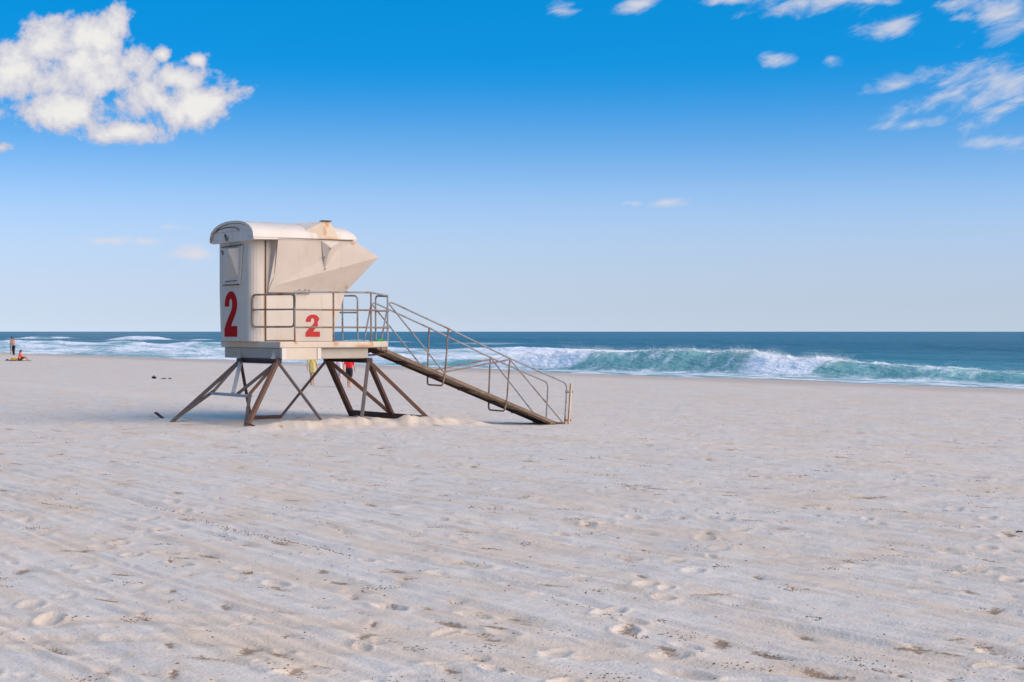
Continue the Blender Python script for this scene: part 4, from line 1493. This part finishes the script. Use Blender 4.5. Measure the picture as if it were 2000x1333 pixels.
def soft_bag(name, loc, sx, sy, sz, mt, label, seed, cat='bag', strap=True):
    root = empty(name, loc, R(20 * seed))
    tag(root, label, cat)
    rnd = random.Random(seed)
    m = MB()
    for i in range(7):
        p = Vector((rnd.uniform(-1, 1) * sx * 0.35, rnd.uniform(-1, 1) * sy * 0.3, sz * rnd.uniform(0.3, 0.6)))
        m.capsule(p, p + Vector((sx * 0.2, 0, 0)), sz * 0.42, sz * 0.34, 12)
    b = m.build('body', mt, root, smooth=True)
    remesh(b, 0.02)
    if strap:
        MB().pipe([(-sx * 0.3, 0, sz * 0.6), (-sx * 0.15, 0.02, sz * 1.15), (sx * 0.2, 0.0, sz * 1.05), (sx * 0.35, 0, sz * 0.5)], 0.018, 6, 0.1).build('strap', mt, root)
    return root


DK = mat_plain('dark_maroon_cloth', (0.022, 0.015, 0.022), 0.85, 0.3)
soft_bag('beach_bag', on_sand(-17.83, 81.6), 0.22, 0.17, 0.13, DK, 'small dark beach bag lying alone on the sand behind the tower', 2)


def sandal(loc, rz, mt, label):
    root = empty('sandal', loc, rz)
    tag(root, label, 'sandal', 'sandals beside the dark bag')
    pts = []
    for i in range(16):
        t = 2 * math.pi * i / 16
        pts.append((0.15 * math.cos(t), (0.052 + 0.012 * math.cos(t)) * math.sin(t)))
    MB().prism(pts, 0.0, 0.028).build('sole', mt, root, bevel=0.006)
    for s in (-1, 1):
        MB().pipe([(0.08, 0, 0.03), (0.03, s * 0.03, 0.07), (-0.03, s * 0.05, 0.02)], 0.009, 6, 0.03).build('strap', mt, root)


sandal((-17.22, 81.0, gz(-17.22, 81.0) + 0.0), 0.4, M['black'], 'dark sandal on the sand nearest the dark bag')
sandal((-16.88, 80.8, gz(-16.88, 80.8) + 0.0), 1.2, M['black'], 'dark sandal on the sand farther from the dark bag')
soft_bag('folded_clothes', on_sand(-41.35, 134.2), 0.5, 0.3, 0.12, BLK, 'flat dark bundle on the sand left of the yellow towel', 5, 'bundle', False)

# ------------------------------------------------------------------ litter of seaweed and shell in the sand
def build_litter():
    rnd = random.Random(11)
    WEED = mat_plain('dry_seaweed', (0.15, 0.088, 0.042), 0.9, 0.5, 40)
    m = MB()

    def bit(x, y, s, lift=0.0):
        z = gz(x, y) + lift
        a = rnd.uniform(0, 6.28)
        ex = rnd.uniform(0.35, 0.9)
        c, sn = math.cos(a), math.sin(a)
        pts = []
        for i in range(5):
            t = 6.283 * i / 5
            rr = s * rnd.uniform(0.6, 1.1)
            px, py = rr * math.cos(t), rr * ex * math.sin(t)
            pts.append((x + px * c - py * sn, y + px * sn + py * c, z + rnd.uniform(-0.1, 0.15) * s))
        top = (x, y, z + s * rnd.uniform(0.25, 0.6))
        m.add(pts + [top], [(i, (i + 1) % 5, 5) for i in range(5)])
    # clumps gathered in hollows
    for i in range(330):
        rr = 8.8 + 24 * rnd.random() ** 1.3
        aa = R(rnd.uniform(-19, 19))
        cx, cy = rr * math.sin(aa), rr * math.cos(aa)
        n = rnd.choice([2, 3, 5, 8, 14, 26, 40])
        sp = rnd.uniform(0.03, 0.085)
        for k in range(n):
            bit(cx + rnd.gauss(0, sp * 1.3), cy + rnd.gauss(0, sp), rnd.uniform(0.005, 0.015))
    for i in range(900):
        rr = 8.8 + 40 * rnd.random() ** 1.2
        aa = R(rnd.uniform(-21, 21))
        bit(rr * math.sin(aa), rr * math.cos(aa), rnd.uniform(0.005, 0.014) * (1 + rr / 40))
    # the drift line in the left foreground
    for i in range(420):
        t = rnd.random() ** 0.8
        x, y = -4.35 + 2.9 * t, 18.9 - 4.3 * t
        bit(x + rnd.gauss(0, 0.04), y + rnd.gauss(0, 0.06) + 0.12 * math.sin(t * 9), rnd.uniform(0.006, 0.017))
    o = m.build('seaweed_litter', WEED, None)
    tag(o, 'brown bits of dry seaweed scattered over the sand', 'seaweed', kind='stuff')


build_litter()

b = MB().capsule((0, 0, 0.012), (0.05, 0.012, 0.014), 0.014, 0.010, 10).build('plastic_scrap', M['black'], None, smooth=True)
b.location = (4.95, 16.03, gz(4.95, 16.03) + 0.0)
tag(b, 'small black scrap on the sand near the right edge', 'scrap')
